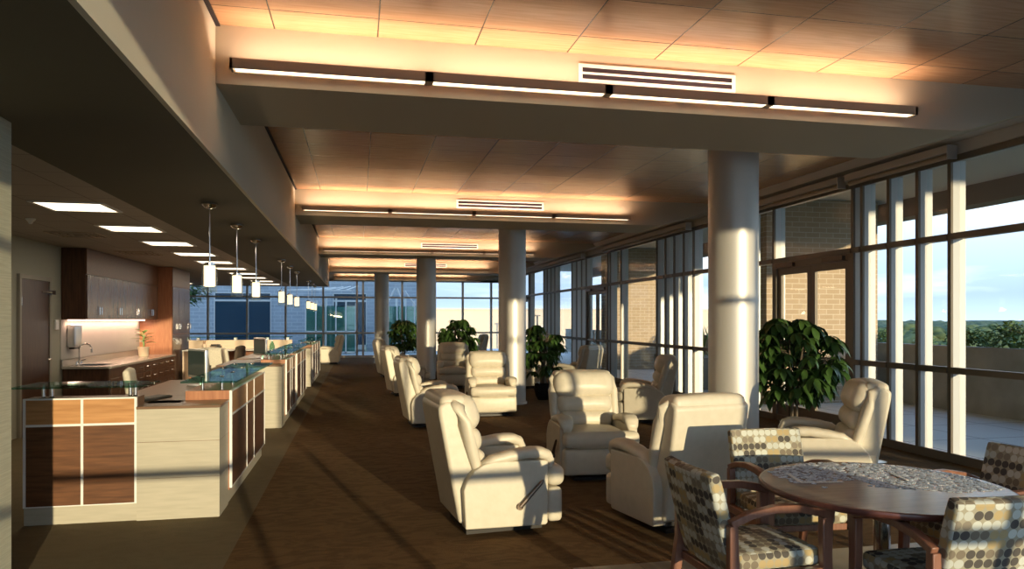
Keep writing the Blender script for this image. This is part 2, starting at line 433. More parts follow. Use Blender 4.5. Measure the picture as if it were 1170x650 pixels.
# ------------------------------------------------------------------ window bays
TZ = (1.03, 2.53)
WN = [0]
def window(p0, p1, out, ztop, first=True, last=True, door=False, fw=.05, dp=.17, T=TZ, dark='mullion_dark'):
    """one bay between p0 and p1 (2D points on the room side of the frame), out = outward unit vector"""
    WN[0] += 1; nm = 'window_%d' % WN[0]
    p0 = Vector(p0); p1 = Vector(p1); d = (p1 - p0); Lg = d.length; d.normalize(); o = Vector(out)
    X = Matrix(((d.x, o.x, 0, p0.x), (d.y, o.y, 0, p0.y), (0, 0, 1, 0), (0, 0, 0, 1)))
    f = MB(); f.X = X
    f.box(0, fw, .0, .03, 0, ztop)                       # dark room-side cap of the mullion
    f.box(fw, Lg, 0, .03, 0, .10); f.box(fw, Lg, 0, .03, ztop - .07, ztop)
    tr = [T[1]] if door else list(T)
    for t in tr: f.box(fw, Lg, -.015, .05, t - .035, t + .035)
    if last: f.box(Lg, Lg + fw, 0, .03, 0, ztop)
    fr = struct(f.build(nm, dark, smooth=False))
    g = MB(); g.X = X
    g.box(.004, fw - .004, .03, dp + .03, 0, ztop)
    if last: g.box(Lg + .004, Lg + fw - .004, .03, dp + .03, 0, ztop)
    g.box(fw, Lg, .03, dp, 0, .07); g.box(fw, Lg, .03, dp, ztop - .05, ztop)
    for t in tr: g.box(fw, Lg, .05, dp, t - .025, t + .025)
    g.build('mullion', 'mullion_light', fr, smooth=False)
    zs = [0.07 if not door else T[1]] + tr + [ztop - .05]
    if door: zs = [T[1], ztop - .05]
    for a, b in zip(zs[:-1], zs[1:]):
        q = MB(); q.X = X; q.box(fw, Lg, dp - .05, dp - .042, a + .02, b - .0); q.build('pane', 'pane_glass', fr, smooth=False)
    return fr
def door_pair(p0, p1, out):
    """a pair of glazed doors below the upper transom"""
    WN[0] += 1
    p0 = Vector(p0); p1 = Vector(p1); d = (p1 - p0); Lg = d.length; d.normalize(); o = Vector(out)
    X = Matrix(((d.x, o.x, 0, p0.x), (d.y, o.y, 0, p0.y), (0, 0, 1, 0), (0, 0, 0, 1)))
    root = thing('glass_door', '', 'door'); del root['label']; del root['category']
    f = MB(); f.X = X
    f.box(.05, .11, 0, .12, 0, 2.495); f.box(Lg - .06, Lg, 0, .12, 0, 2.495); f.box(.11, Lg - .06, 0, .12, 2.40, 2.495); f.box(.11, Lg - .06, 0, .12, 0, .012)
    fr = f.build('door_%d' % WN[0], 'mullion_dark', smooth=False); struct(fr); bpy.data.objects.remove(root)
    mid = (.11 + Lg - .06) / 2
    for (a, b, s) in ((.115, mid - .003, 1), (mid + .003, Lg - .065, -1)):
        l = MB(); l.X = X
        l.box(a, a + .09, .03, .075, .015, 2.395); l.box(b - .09, b, .03, .075, .015, 2.395)
        l.box(a + .09, b - .09, .03, .075, .015, .27); l.box(a + .09, b - .09, .03, .075, 2.30, 2.395); l.box(a + .09, b - .09, .03, .075, .98, 1.06)
        lf = l.build('door_leaf', 'mullion_dark', fr, smooth=False)
        g = MB(); g.X = X; g.box(a + .09, b - .09, .048, .056, .27, .98); g.box(a + .09, b - .09, .048, .056, 1.06, 2.30)
        g.build('pane', 'pane_glass', lf, smooth=False)
        h = MB(); h.X = X; e = b - .045 if s == 1 else a + .045
        h.tube([(e, -.02, .95), (e, -.05, .97), (e, -.05, 1.28), (e, -.02, 1.30)], .012); h.tube([(a + .12, -.01, 1.02), (b - .12, -.01, 1.02)], .014)
        h.build('door_handle', 'aluminium', fr)
        k = MB(); k.X = X; k.box(a + (.05 if s == 1 else .35), b - (.35 if s == 1 else .05), -.05, .03, 2.41, 2.47); k.build('door_closer', 'bronze', fr, smooth=False)

EZ = 3.43
ys = [-1.0, 1.1, 3.0, 4.75, 6.9, 7.38, 7.86, 8.35, ('d', 8.53, 10.42), 10.42, 11.15, 13.25, 13.7, 14.15, 14.6, 15.06, 17.3, 18.1,
      ('d', 18.3, 20.15), 20.15, 20.6, 21.1, 21.6, 23.6, 24.1, 24.6, 25.1, 27.2, ('d', 27.4, 29.2), 29.2, 30.2, 30.95]
prev = None
for y in ys:
    if isinstance(y, tuple):
        window((XE, prev), (XE, y[1]), (1, 0), EZ, last=False)
        window((XE, y[1]), (XE, y[2]), (1, 0), EZ, door=True, last=False)
        door_pair((XE, y[1]), (XE, y[2]), (1, 0))
        prev = None; continue
    if prev is not None: window((XE, prev), (XE, y), (1, 0), EZ, last=(y == 30.95))
    prev = y
xs = [-1.3, .87, 1.80, 2.75, 3.12, 3.48, 4.25, 6.0, 6.45]
for a, b in zip(xs[:-1], xs[1:]): window((a, YS), (b, YS), (0, -1), 3.32, last=False, dp=.12)
# the far window wall; its frame is paler
xs = [-8.95, -7.5, -5.95, -4.45, -2.95, -1.45, -.08, .17, 1.8, 3.2, 4.4, 5.65, 6.42]
for a, b in zip(xs[:-1], xs[1:]): window((a, YN), (b, YN), (0, 1), 3.3, last=False, fw=.08, dark='mullion_far')

# roller shade cassettes under the perimeter strip
for (a, b) in ((-.9, 4.6), (6.75, 8.45), (8.6, 11.6), (13.2, 18.3), (20.0, 25.2)):
    t = thing('roller_shade', 'rolled-up brown roller shade above the windows ' + {-.9: 'nearest the camera', 6.75: 'over the four narrow panes beside the round column', 8.6: 'over the nearest glass doors', 13.2: 'behind the first column', 20.0: 'at the far end'}[a], 'roller shade', (6.36, (a + b) / 2, 3.40), 0, 'rolled shades along the window wall')
    h = (b - a) / 2
    MB().box(-.06, .08, -h, h, .03, .115).build('cassette', 'perimeter_paint', t, bevel=.004)
    MB().tube([(.01, -h + .02, .0), (.01, h - .02, .0)], .032, 12).build('roll', 'red_brown' if 0 else 'fixture', t)
    MB().box(-.06, .07, -h - .01, -h, -.04, .115).build('bracket', 'aluminium', t)

# ------------------------------------------------------------------ linear lights and grilles on the beams
def linear_light(x0, x1, yf, z, label, power):
    t = thing('linear_light', label, 'light fixture', ((x0 + x1) / 2, yf, z), 0, 'linear lights on the beam faces')
    h = (x1 - x0) / 2; y0, y1 = -.17, -.07
    b = MB().box(-h, h, y0, y0 + .008, -.035, .035).box(-h, h, y1 - .008, y1, -.035, .035).box(-h, -h + .02, y0, y1, -.035, .035).box(h - .02, h, y0, y1, -.035, .035)
    for k in range(1, 4): b.box(-h + 2 * h * k / 4 - .03, -h + 2 * h * k / 4 + .03, y0, y1, -.035, .035)
    b.build('housing', 'fixture', t, smooth=False)
    for k in range(4):
        a = -h + 2 * h * k / 4 + .03; c = -h + 2 * h * (k + 1) / 4 - .03
        MB().box(a, c, y0 + .012, y1 - .012, -.030, -.015).build('diffuser', 'lamp_glow', t, smooth=False)
        m2 = MB(); m2.box((a + c) / 2 - .02, (a + c) / 2 + .02, y1, 0, -.01, .01); m2.build('bracket', 'fixture', t, smooth=False)
        ld = bpy.data.lights.new('uplight', 'AREA'); ld.shape = 'RECTANGLE'; ld.size = c - a; ld.size_y = .06
        ld.energy = power; ld.color = (1, .72, .52)
        lo = bpy.data.objects.new('uplight', ld); COL.objects.link(lo); lo.parent = t
        lo.location = ((a + c) / 2, (y0 + y1) / 2, .0); lo.rotation_euler = (rad(180), 0, 0)
LL = ['long linear light on the nearest beam, under the large air grille', 'linear light on the second beam from the camera, over the middle of the room',
      'linear light on the third beam from the camera', 'linear light on the fourth beam from the camera', 'linear light on the farthest beam, just above the end windows']
for i, y in enumerate(BY):
    linear_light(-.85, 4.55, y, 3.335, LL[i], 7)
def grille(xc, yf, z, label, hw=.75):
    t = thing('air_grille', label, 'air vent', (xc, yf, z), 0, 'slot air grilles on the beam faces')
    MB().box(-hw, hw, -.012, 0, -.07, -.045).box(-hw, hw, -.012, 0, .045, .07).box(-hw, -hw + .03, -.012, 0, -.045, .045).box(hw - .03, hw, -.012, 0, -.045, .045).box(-hw + .03, hw - .03, -.012, 0, -.008, .008).build('frame', 'white_metal', t, smooth=False)
    for s in (-1, 1):
        MB().box(-hw + .03, hw - .03, -.006, .0, s * .026 - .018, s * .026 + .018).build('slot', 'slot', t, smooth=False)
grille(2.32, 5.34, 3.50, 'white double-slot air grille above the nearest linear light', .66)
grille(2.32, 11.8, 3.50, 'white double-slot air grille on the second beam', .74)
grille(2.32, 18.6, 3.50, 'white double-slot air grille on the third beam', .74)
grille(2.32, 25.4, 3.50, 'small white double-slot air grille on the fourth beam', .74)

# ------------------------------------------------------------------ lay-in lights, vents, pendants
def troffer(x, y, label):
    t = thing('ceiling_light', label, 'ceiling light', (x, y, ZS), 0, 'square ceiling lights behind the bulkhead')
    MB().box(-.33, -.29, -.3, .3, -.012, -.0005).box(.29, .33, -.3, .3, -.012, -.0005).box(-.29, .29, -.3, -.27, -.012, -.0005).box(-.29, .29, .27, .3, -.012, -.0005).build('frame', 'white_metal', t, smooth=False)
    MB().box(-.29, .29, -.27, .27, -.006, -.001).build('diffuser', 'troffer_glow', t, smooth=False)
    ld = bpy.data.lights.new('panel_light', 'AREA'); ld.shape = 'RECTANGLE'; ld.size = .5; ld.size_y = .5; ld.energy = 6; ld.color = (1, .80, .55)
    lo = bpy.data.objects.new('panel_light', ld); COL.objects.link(lo); lo.parent = t; lo.location = (0, 0, -.02)
tn = ['nearest', 'second', 'third', 'fourth', 'fifth', 'sixth', 'seventh', 'eighth', 'ninth', 'farthest']
for k in range(10):
    troffer(-2.72, 7.9 + 1.77 * k, tn[k] + ' glowing square ceiling light in the row beside the dark bulkhead')
troffer(-5.3, 20.3, 'glowing square ceiling light deep left beyond the tall cupboards, nearer one')
troffer(-5.3, 23.8, 'glowing square ceiling light deep left beyond the tall cupboards, farther one')
def ceil_vent(x, y, label, s=.3):
    t = thing('ceiling_vent', label, 'air vent', (x, y, ZS), 0, 'square ceiling vents')
    f = MB()
    for k in range(4):
        a = s - k * .07
        f.box(-a, a, -a, -a + .02, -.014, -.0005).box(-a, a, a - .02, a, -.014, -.0005).box(-a, -a + .02, -a + .02, a - .02, -.014, -.0005).box(a - .02, a, -a + .02, a - .02, -.014, -.0005)
    f.build('louvre', 'fixture', t, smooth=False)
    MB().box(-s + .02, s - .02, -s + .02, s - .02, -.003, -.0008).build('backing', 'dark_shade', t, smooth=False)
ceil_vent(-3.6, 10.5, 'square air vent in the dim ceiling in front of the wall cabinets')
ceil_vent(-3.6, 13.2, 'square air vent in the dim ceiling above the drawer counter')
ceil_vent(-3.75, 7.0, 'dark square vent in the ceiling close to the left wall partition')
t = tag(MB().lathe([(.05, -.0), (.05, -.015), (.03, -.03), (.015, -.06)], (-3.55, 8.95, ZS - .001), 16).build('smoke_detector', 'white_plastic'), 'small white round sensor on the dim ceiling left of the ceiling lights', 'smoke detector')

def make_pendant(label):
    t = thing('pendant_light', label, 'pendant light', (0, 0, ZS), 0, 'glass cylinder pendants over the reception')
    MB().lathe([(.075, -.001), (.075, -.02), (.05, -.045), (.015, -.06)], (0, 0, 0), 24).build('canopy', 'chrome', t)
    MB().tube([(0, 0, -.05), (0, 0, -.60)], .006, 8).build('stem', 'chrome', t)
    MB().lathe([(.012, -.57), (.05, -.58), (.05, -.60), (.0505, -.61)], (0, 0, 0), 24).build('cap', 'chrome', t)
    MB().lathe([(.052, -.605), (.052, -.80), (.03, -.802)], (0, 0, 0), 24).build('inner_shade', 'pendant_glow', t)
    MB().lathe([(.068, -.60), (.068, -.855), (.064, -.855), (.064, -.604)], (0, 0, 0), 28).build('outer_glass', 'shade_glass', t)
    ld = bpy.data.lights.new('bulb', 'POINT'); ld.energy = 3; ld.color = (1, .75, .45); ld.shadow_soft_size = .05
    lo = bpy.data.objects.new('bulb', ld); COL.objects.link(lo); lo.parent = t; lo.location = (0, 0, -.90)
    return t
PY = [7.38, 8.98, 10.6, 14.05, 15.75, 17.5, 21.5, 23.3, 24.8]
pn = ['nearest', 'second nearest', 'third nearest', 'fourth nearest', 'fifth nearest', 'sixth nearest', 'seventh nearest', 'eighth nearest', 'farthest']
pend = make_pendant('nearest glass cylinder pendant hanging over the reception ledge')
for i, y in enumerate(PY):
    o = pend if i == 0 else copy_tree(pend)
    o.location = (-1.39, y, ZS); o['label'] = pn[i] + ' glass cylinder pendant hanging over the reception ledge'

# ------------------------------------------------------------------ reception desks
def panels(root, run0, run1, xf, strips, face='x', z0=.14, zs=.775, z1=.985):
    """wood panels with silver strips on the front (face x: plane x=xf facing +x; face y: plane y=xf facing -y)"""
    def b(mb, a, c, n0, n1, u0, u1):
        if face == 'x': mb.box(xf + n0, xf + n1, a, c, u0, u1)
        else: mb.box(a, c, xf - n1, xf - n0, u0, u1)
        return mb
    st = MB()
    for s in strips: b(st, s - .009, s + .009, 0, .022, z0, z1)
    b(st, strips[0], strips[-1], 0, .021, zs - .009, zs + .009)
    b(st, strips[0], strips[-1], 0, .021, z1 - .012, z1); b(st, strips[0], strips[-1], 0, .021, z0, z0 + .008)
    st.build('metal_trim', 'white_metal', root, smooth=False)
    for a, c in zip(strips[:-1], strips[1:]):
        b(MB(), a + .009, c - .009, 0, .015, zs + .009, z1 - .012).build('upper_panel', 'wood_orange', root, smooth=False)
        b(MB(), a + .009, c - .009, 0, .015, z0 + .008, zs - .009).build('lower_panel', 'wood_dark_x', root, smooth=False)
def ledge(root, x0, x1, y0, y1, posts, split=None, zb=.985, zt=1.085):
    cuts = [y0] + ([split] if split else []) + [y1]
    for a, c in zip(cuts[:-1], cuts[1:]):
        MB().box(x0, x1, a + .003, c - .003, zt, zt + .014).build('glass_ledge', 'ledge_glass', root, bevel=.002)
    for (px, py) in posts:
        MB().lathe([(.022, zb), (.022, zb + .008), (.014, zb + .01), (.014, zt), ], (px, py, 0), 14).lathe([(.02, zt + .015), (.017, zt + .021)], (px, py, 0), 14).build('ledge_post', 'chrome', root)
# station 1
d1 = thing('reception_desk', 'nearest reception desk with pale front block, two-tone wood panels and glass ledges', 'reception desk', (-1.5, 6.24, 0), 0, 'reception desks')
d1.location = (0, 0, 0)
MB().box(-1.72, -1.10, 6.24, 6.64, 0, .885).box(-2.53, -1.72, 6.262, 6.64, 0, .885).build('front_block', 'tan_laminate', d1, smooth=False)
sg = MB()
for z in (.33, .62): sg.box(-1.72, -1.0985, 6.2385, 6.641, z, z + .003)
sg.build('joint_line', 'counter_brown', d1, smooth=False)
MB().box(-1.72, -1.09, 6.225, 6.66, .887, .908).box(-2.53, -1.45, 6.46, 7.1, .887, .908).box(-2.1, -1.45, 7.1, 8.9, .887, .908).build('worktop', 'counter_brown', d1, bevel=.003)
MB().box(-2.53, -1.72, 6.27, 6.455, .887, .982).build('ledge_wall', 'counter_brown', d1, smooth=False)
MB().box(-1.45, -1.092, 6.66, 8.93, .12, .984).build('ledge_wall', 'wood_red', d1, smooth=False)
MB().box(-1.45, -1.11, 6.66, 8.93, 0, .12).build('plinth', 'tan_laminate', d1, smooth=False)
panels(d1, 0, 0, 6.262, [-2.52, -2.115, -1.728], 'y')
panels(d1, 0, 0, -1.092, [6.66, 7.55, 8.05, 8.92], 'x')
ledge(d1, -1.40, -.97, 6.25, 8.83, [(-1.33, 6.75), (-1.17, 6.75), (-1.17, 7.3), (-1.17, 7.9), (-1.17, 8.6), (-1.35, 7.9), (-1.35, 8.6)], 7.6)
for k in ((-2.5, -1.60, 5.95, 6.45),):
    MB().box(k[0], k[1], k[2], k[3], 1.085, 1.099).build('glass_ledge', 'ledge_glass', d1, bevel=.002)
for px in (-2.43, -2.37, -1.80, -1.76):
    MB().lathe([(.02, .984), (.014, .99), (.014, 1.085)], (px, 6.36, 0), 14).build('ledge_post', 'chrome', d1)
def station(label, yt, y0, y1, tan=True, splits=(), glass_over=.35):
    d = thing('reception_desk', label, 'reception desk', (0, 0, 0), 0, 'reception desks')
    if tan:
        MB().box(-1.72, -1.10, yt, y0, 0, .905).build('front_block', 'tan_laminate', d, smooth=False)
        MB().box(-1.73, -1.09, yt - .01, y0 - .002, .907, .925).build('worktop', 'counter_brown', d, bevel=.003)
    MB().box(-1.45, -1.092, y0, y1, .12, .984).build('ledge_wall', 'wood_red', d, smooth=False)
    MB().box(-1.45, -1.11, y0, y1, 0, .12).build('plinth', 'tan_laminate', d, smooth=False)
    MB().box(-1.085, -1.0915, y0, y0 + .001, .14, .984).build('end_trim', 'white_metal', d, smooth=False)
    MB().box(-2.1, -1.455, y0, y1, .887, .908).build('worktop', 'counter_brown', d, bevel=.003)
    panels(d, 0, 0, -1.092, [y0 + .01] + list(splits) + [y1 - .01], 'x')
    n = 3; ps = [(x, y0 + .12 + (y1 - y0 - .25) * k / n) for k in range(n + 1) for x in (-1.35, -1.17)]
    ledge(d, -1.40, -.99, y0 - glass_over, y1 - .05, ps, (y0 + y1) / 2)
    return d
d2 = station('second reception desk from the camera, pale end block and glass ledge', 11.15, 11.6, 13.2, splits=(12.25, 12.6))
d3 = station('third reception desk from the camera, joined right behind the second', 13.3, 13.55, 15.9, splits=(14.5, 15.1), glass_over=.1)
d4 = station('farthest reception desk beside the far windows, glass ledge', 17.85, 18.25, 21.6, splits=(19.3, 20.3))
# cross partition with its own work surface, behind the third desk
cp = thing('desk_partition', 'long pale wood partition across the back of the reception with clear ledge and work surface', 'desk partition', (0, 0, 0))
MB().box(-3.75, -1.5, 17.55, 17.65, .10, 1.13).build('panel', 'wood_light', cp, smooth=False)
MB().box(-3.75, -1.5, 16.9, 17.55, .905, .93).build('work_surface', 'white_plastic', cp, bevel=.004)
for (a, b) in ((-3.75, -3.72), (-2.55, -2.52), (-1.53, -1.5)): MB().box(a, b, 16.95, 17.5, 0, .903).build('support_panel', 'wood_light', cp, smooth=False)
MB().box(-3.7, -2.57, 17.4, 17.54, .1, .9).build('modesty_panel', 'wood_red', cp, smooth=False)
MB().box(-2.5, -1.55, 17.4, 17.54, .1, .9).build('modesty_panel', 'wood_red', cp, smooth=False)
MB().box(-3.75, -1.5, 17.45, 17.75, 1.19, 1.205).build('glass_ledge', 'ledge_glass', cp, smooth=False)
for x in (-3.55, -2.75, -2.05, -1.6): MB().box(x - .03, x + .03, 17.53, 17.67, 1.12, 1.19).build('ledge_clip', 'aluminium', cp, bevel=.003)

# ------------------------------------------------------------------ cabinets on the left wall
YC0, YC1 = 12.4, 16.5
uc = thing('wall_cabinet', 'run of dark wood wall cabinets above the sink counter', 'cabinet', (0, 0, 0))
MB().box(-4.49, -4.15, YC0, YC1 - .01, 1.60, 2.71).build('body', 'wood_dark', uc, smooth=False)
nd = 8; wd = (YC1 - YC0 - .04) / nd
mat('steel_door', (.30, .25, .22), .30, .0)
wood('cabinet_door', (.10, .055, .035), (.17, .10, .065), 'z', .24)
for k in range(nd):
    a = YC0 + .02 + k * wd
    dr = MB().box(-4.149, -4.13, a + .003, a + wd - .003, 1.61, 2.30).build('door', 'cabinet_door', uc, bevel=.002)
    e = a + wd - .05 if k % 2 == 0 else a + .05
    MB().tube([(-4.13, e, 1.68), (-4.10, e, 1.68), (-4.10, e, 1.80), (-4.13, e, 1.80)], .008, 6).build('handle', 'chrome', dr)
MB().box(-4.149, -4.132, YC0, YC1 - .01, 2.31, 2.71).build('fascia', 'wood_dark_x', uc, smooth=False)
MB().box(-4.44, -4.36, YC0 + .1, YC1 - .1, 1.575, 1.598).build('under_light', 'undercab_glow', uc, smooth=False)
ld = bpy.data.lights.new('under_light_lamp', 'AREA'); ld.shape = 'RECTANGLE'; ld.size = .08; ld.size_y = 3.8; ld.energy = 14; ld.color = (1, .62, .45)
lo = bpy.data.objects.new('under_light_lamp', ld); COL.objects.link(lo); lo.parent = uc; lo.location = (-4.40, (YC0 + YC1) / 2, 1.57)
struct(bx('wall_left', 'backsplash_paint', -4.499, -4.49, YC0 - .02, YC1, .98, 1.59))
bc = thing('base_cabinet', 'dark wood base cabinet with rows of small drawers under the steel counter', 'cabinet', (0, 0, 0))
MB().box(-4.48, -3.82, 13.18, YC1 - .01, .08, .83).box(-4.48, -3.82, YC0 + .02, 13.18, .08, .73).box(-4.48, -3.82, YC0 + .02, 12.57, .73, .83).box(-3.9, -3.82, 12.57, 13.18, .73, .83).build('body', 'wood_dark', bc, smooth=False)
MB().box(-4.45, -3.88, YC0 + .04, YC1 - .01, 0, .08).build('kick_plate', 'black_plastic', bc, smooth=False)
for (a, b) in ((12.45, 12.88), (12.89, 13.32)):
    MB().box(-3.819, -3.80, a, b, .1, .66).build('door', 'wood_dark', bc, bevel=.002)
ncol = 7; cw = (YC1 - 13.35) / ncol
for c in range(ncol):
    a = 13.34 + c * cw
    for (z0, z1) in ((.66, .825), (.47, .65), (.29, .46), (.1, .28)):
        dw = MB().box(-3.819, -3.80, a + .004, a + cw - .004, z0, z1 - .006).build('drawer', 'wood_dark', bc, bevel=.002)
        MB().tube([(-3.80, a + cw / 2 - .06, (z0 + z1) / 2), (-3.775, a + cw / 2 - .05, (z0 + z1) / 2), (-3.775, a + cw / 2 + .05, (z0 + z1) / 2), (-3.80, a + cw / 2 + .06, (z0 + z1) / 2)], .009, 6).build('handle', 'chrome', dw)
mat('steel_counter', (.48, .44, .38), .25, .3)
ct = thing('countertop', 'long grey counter with raised back edge, sink at its near end', 'countertop', (0, 0, 0))
f = MB()
f.box(-4.49, -3.78, YC0 - .02, 12.6, .832, .865).box(-4.49, -4.40, 12.6, 13.15, .832, .865).box(-3.95, -3.78, 12.6, 13.15, .832, .865).box(-4.49, -3.78, 13.15, YC1 - .01, .832, .865)
f.build('slab', 'steel_counter', ct, smooth=False)
MB().box(-4.488, -4.465, YC0 - .02, YC1 - .01, .867, .97).build('upstand', 'steel_counter', ct, smooth=False)
sk = thing('sink', 'shallow steel sink set into the near end of the grey counter', 'sink', (-4.175, 12.875, .865))
MB().box(-.22, .22, -.268, -.25, -.12, .004).box(-.22, .22, .25, .268, -.12, .004).box(-.22, -.205, -.25, .25, -.12, .004).box(.205, .22, -.25, .25, -.12, .004).box(-.205, .205, -.25, .25, -.125, -.115).build('basin', 'chrome', sk, smooth=False)
fc = thing('faucet', 'chrome gooseneck faucet with two levers behind the sink', 'faucet', (-4.36, 12.75, .872))
sw = [(0, 0, 0), (0, 0, .25)] + [(.09 - .09 * math.cos(t), 0, .25 + .09 * math.sin(t)) for t in [k * math.pi / 8 for k in range(1, 9)]] + [(.18, 0, .20)]
MB().tube(sw, .013, 10).build('spout', 'chrome', fc)
MB().box(-.03, .03, -.12, .12, 0, .02).build('base', 'chrome', fc, bevel=.005)
for s in (-1, 1): MB().tube([(0, s * .1, .02), (0, s * .1, .07), (.05, s * .13, .09)], [.014, .012, .008], 8).build('lever', 'chrome', fc)
sd = thing('paper_towel_dispenser', 'grey wall-mounted towel dispenser above the sink', 'dispenser', (-4.49, 12.75, 1.17))
MB().rbox((.065, 0, .17), (.062, .15, .18), .02).build('housing', 'aluminium', sd)
MB().box(.02, .10, -.1, .1, -.04, -.012).build('outlet', 'black_plastic', sd, bevel=.004)
tc_ = thing('tall_cabinet', 'floor-to-ceiling dark wood cupboard at the end of the counter', 'cabinet', (0, 0, 0))
MB().box(-4.49, -3.86, YC1, 18.09, .06, 2.71).build('body', 'wood_red', tc_, smooth=False)
MB().box(-4.45, -3.9, YC1 + .02, 18.08, 0, .06).build('kick_plate', 'black_plastic', tc_, smooth=False)
for i in range(3):
    a = YC1 + .01 + i * .526
    for (z0, z1, hz) in ((.08, 1.28, 1.12), (1.29, 2.30, 1.45)):
        dr = MB().box(-3.859, -3.84, a + .003, a + .52, z0, z1).build('door', 'cabinet_door', tc_, bevel=.002)
        e = a + .46 if i % 2 == 0 else a + .06
        MB().tube([(-3.84, e, hz - .06), (-3.81, e, hz - .06), (-3.81, e, hz + .06), (-3.84, e, hz + .06)], .009, 6).build('handle', 'chrome', dr)
MB().box(-3.859, -3.842, YC1, 18.09, 2.31, 2.71).build('fascia', 'wood_dark_x', tc_, smooth=False)

# interior door on the left wall
dn = 'door_%d' % (WN[0] + 1)
fr = MB(); fr.box(-4.5, -4.46, 10.92, 10.98, 0, 2.22).box(-4.5, -4.46, 11.9, 11.96, 0, 2.22).box(-4.5, -4.46, 10.98, 11.9, 2.16, 2.22)
fr = struct(fr.build(dn, 'door_frame', smooth=False))
fr['kind'] = 'structure'
lf = MB().box(-4.499, -4.475, 10.985, 11.895, .01, 2.155).build('door_leaf', 'wood_dark', fr, smooth=False)
for z in (.3, 1.0, 1.85): MB().box(-4.475, -4.465, 10.975, 11.0, z - .06, z + .06).build('hinge', 'chrome', fr, smooth=False)
MB().tube([(-4.475, 11.83, 1.02), (-4.43, 11.83, 1.02), (-4.42, 11.72, 1.02)], .012, 8).lathe([(.03, 0), (.03, .01)], (-4.47, 11.83, 1.01), 12).build('door_handle', 'chrome', fr)
MB().tube([(-4.47, 11.65, 2.0), (-4.42, 11.75, 2.0), (-4.42, 11.95, 2.0)], .012, 8).box(-4.47, -4.42, 11.88, 12.0, 1.97, 2.03).build('door_closer', 'chrome', fr)
th = tag(MB().rbox((0, 0, 0), (.014, .06, .075), .008).box(.013, .018, -.035, .035, 0, .04).build('thermostat', 'white_plastic'), 'small wall control box right of the interior door', 'thermostat')
th.location = (-4.485, 12.2, 1.52)

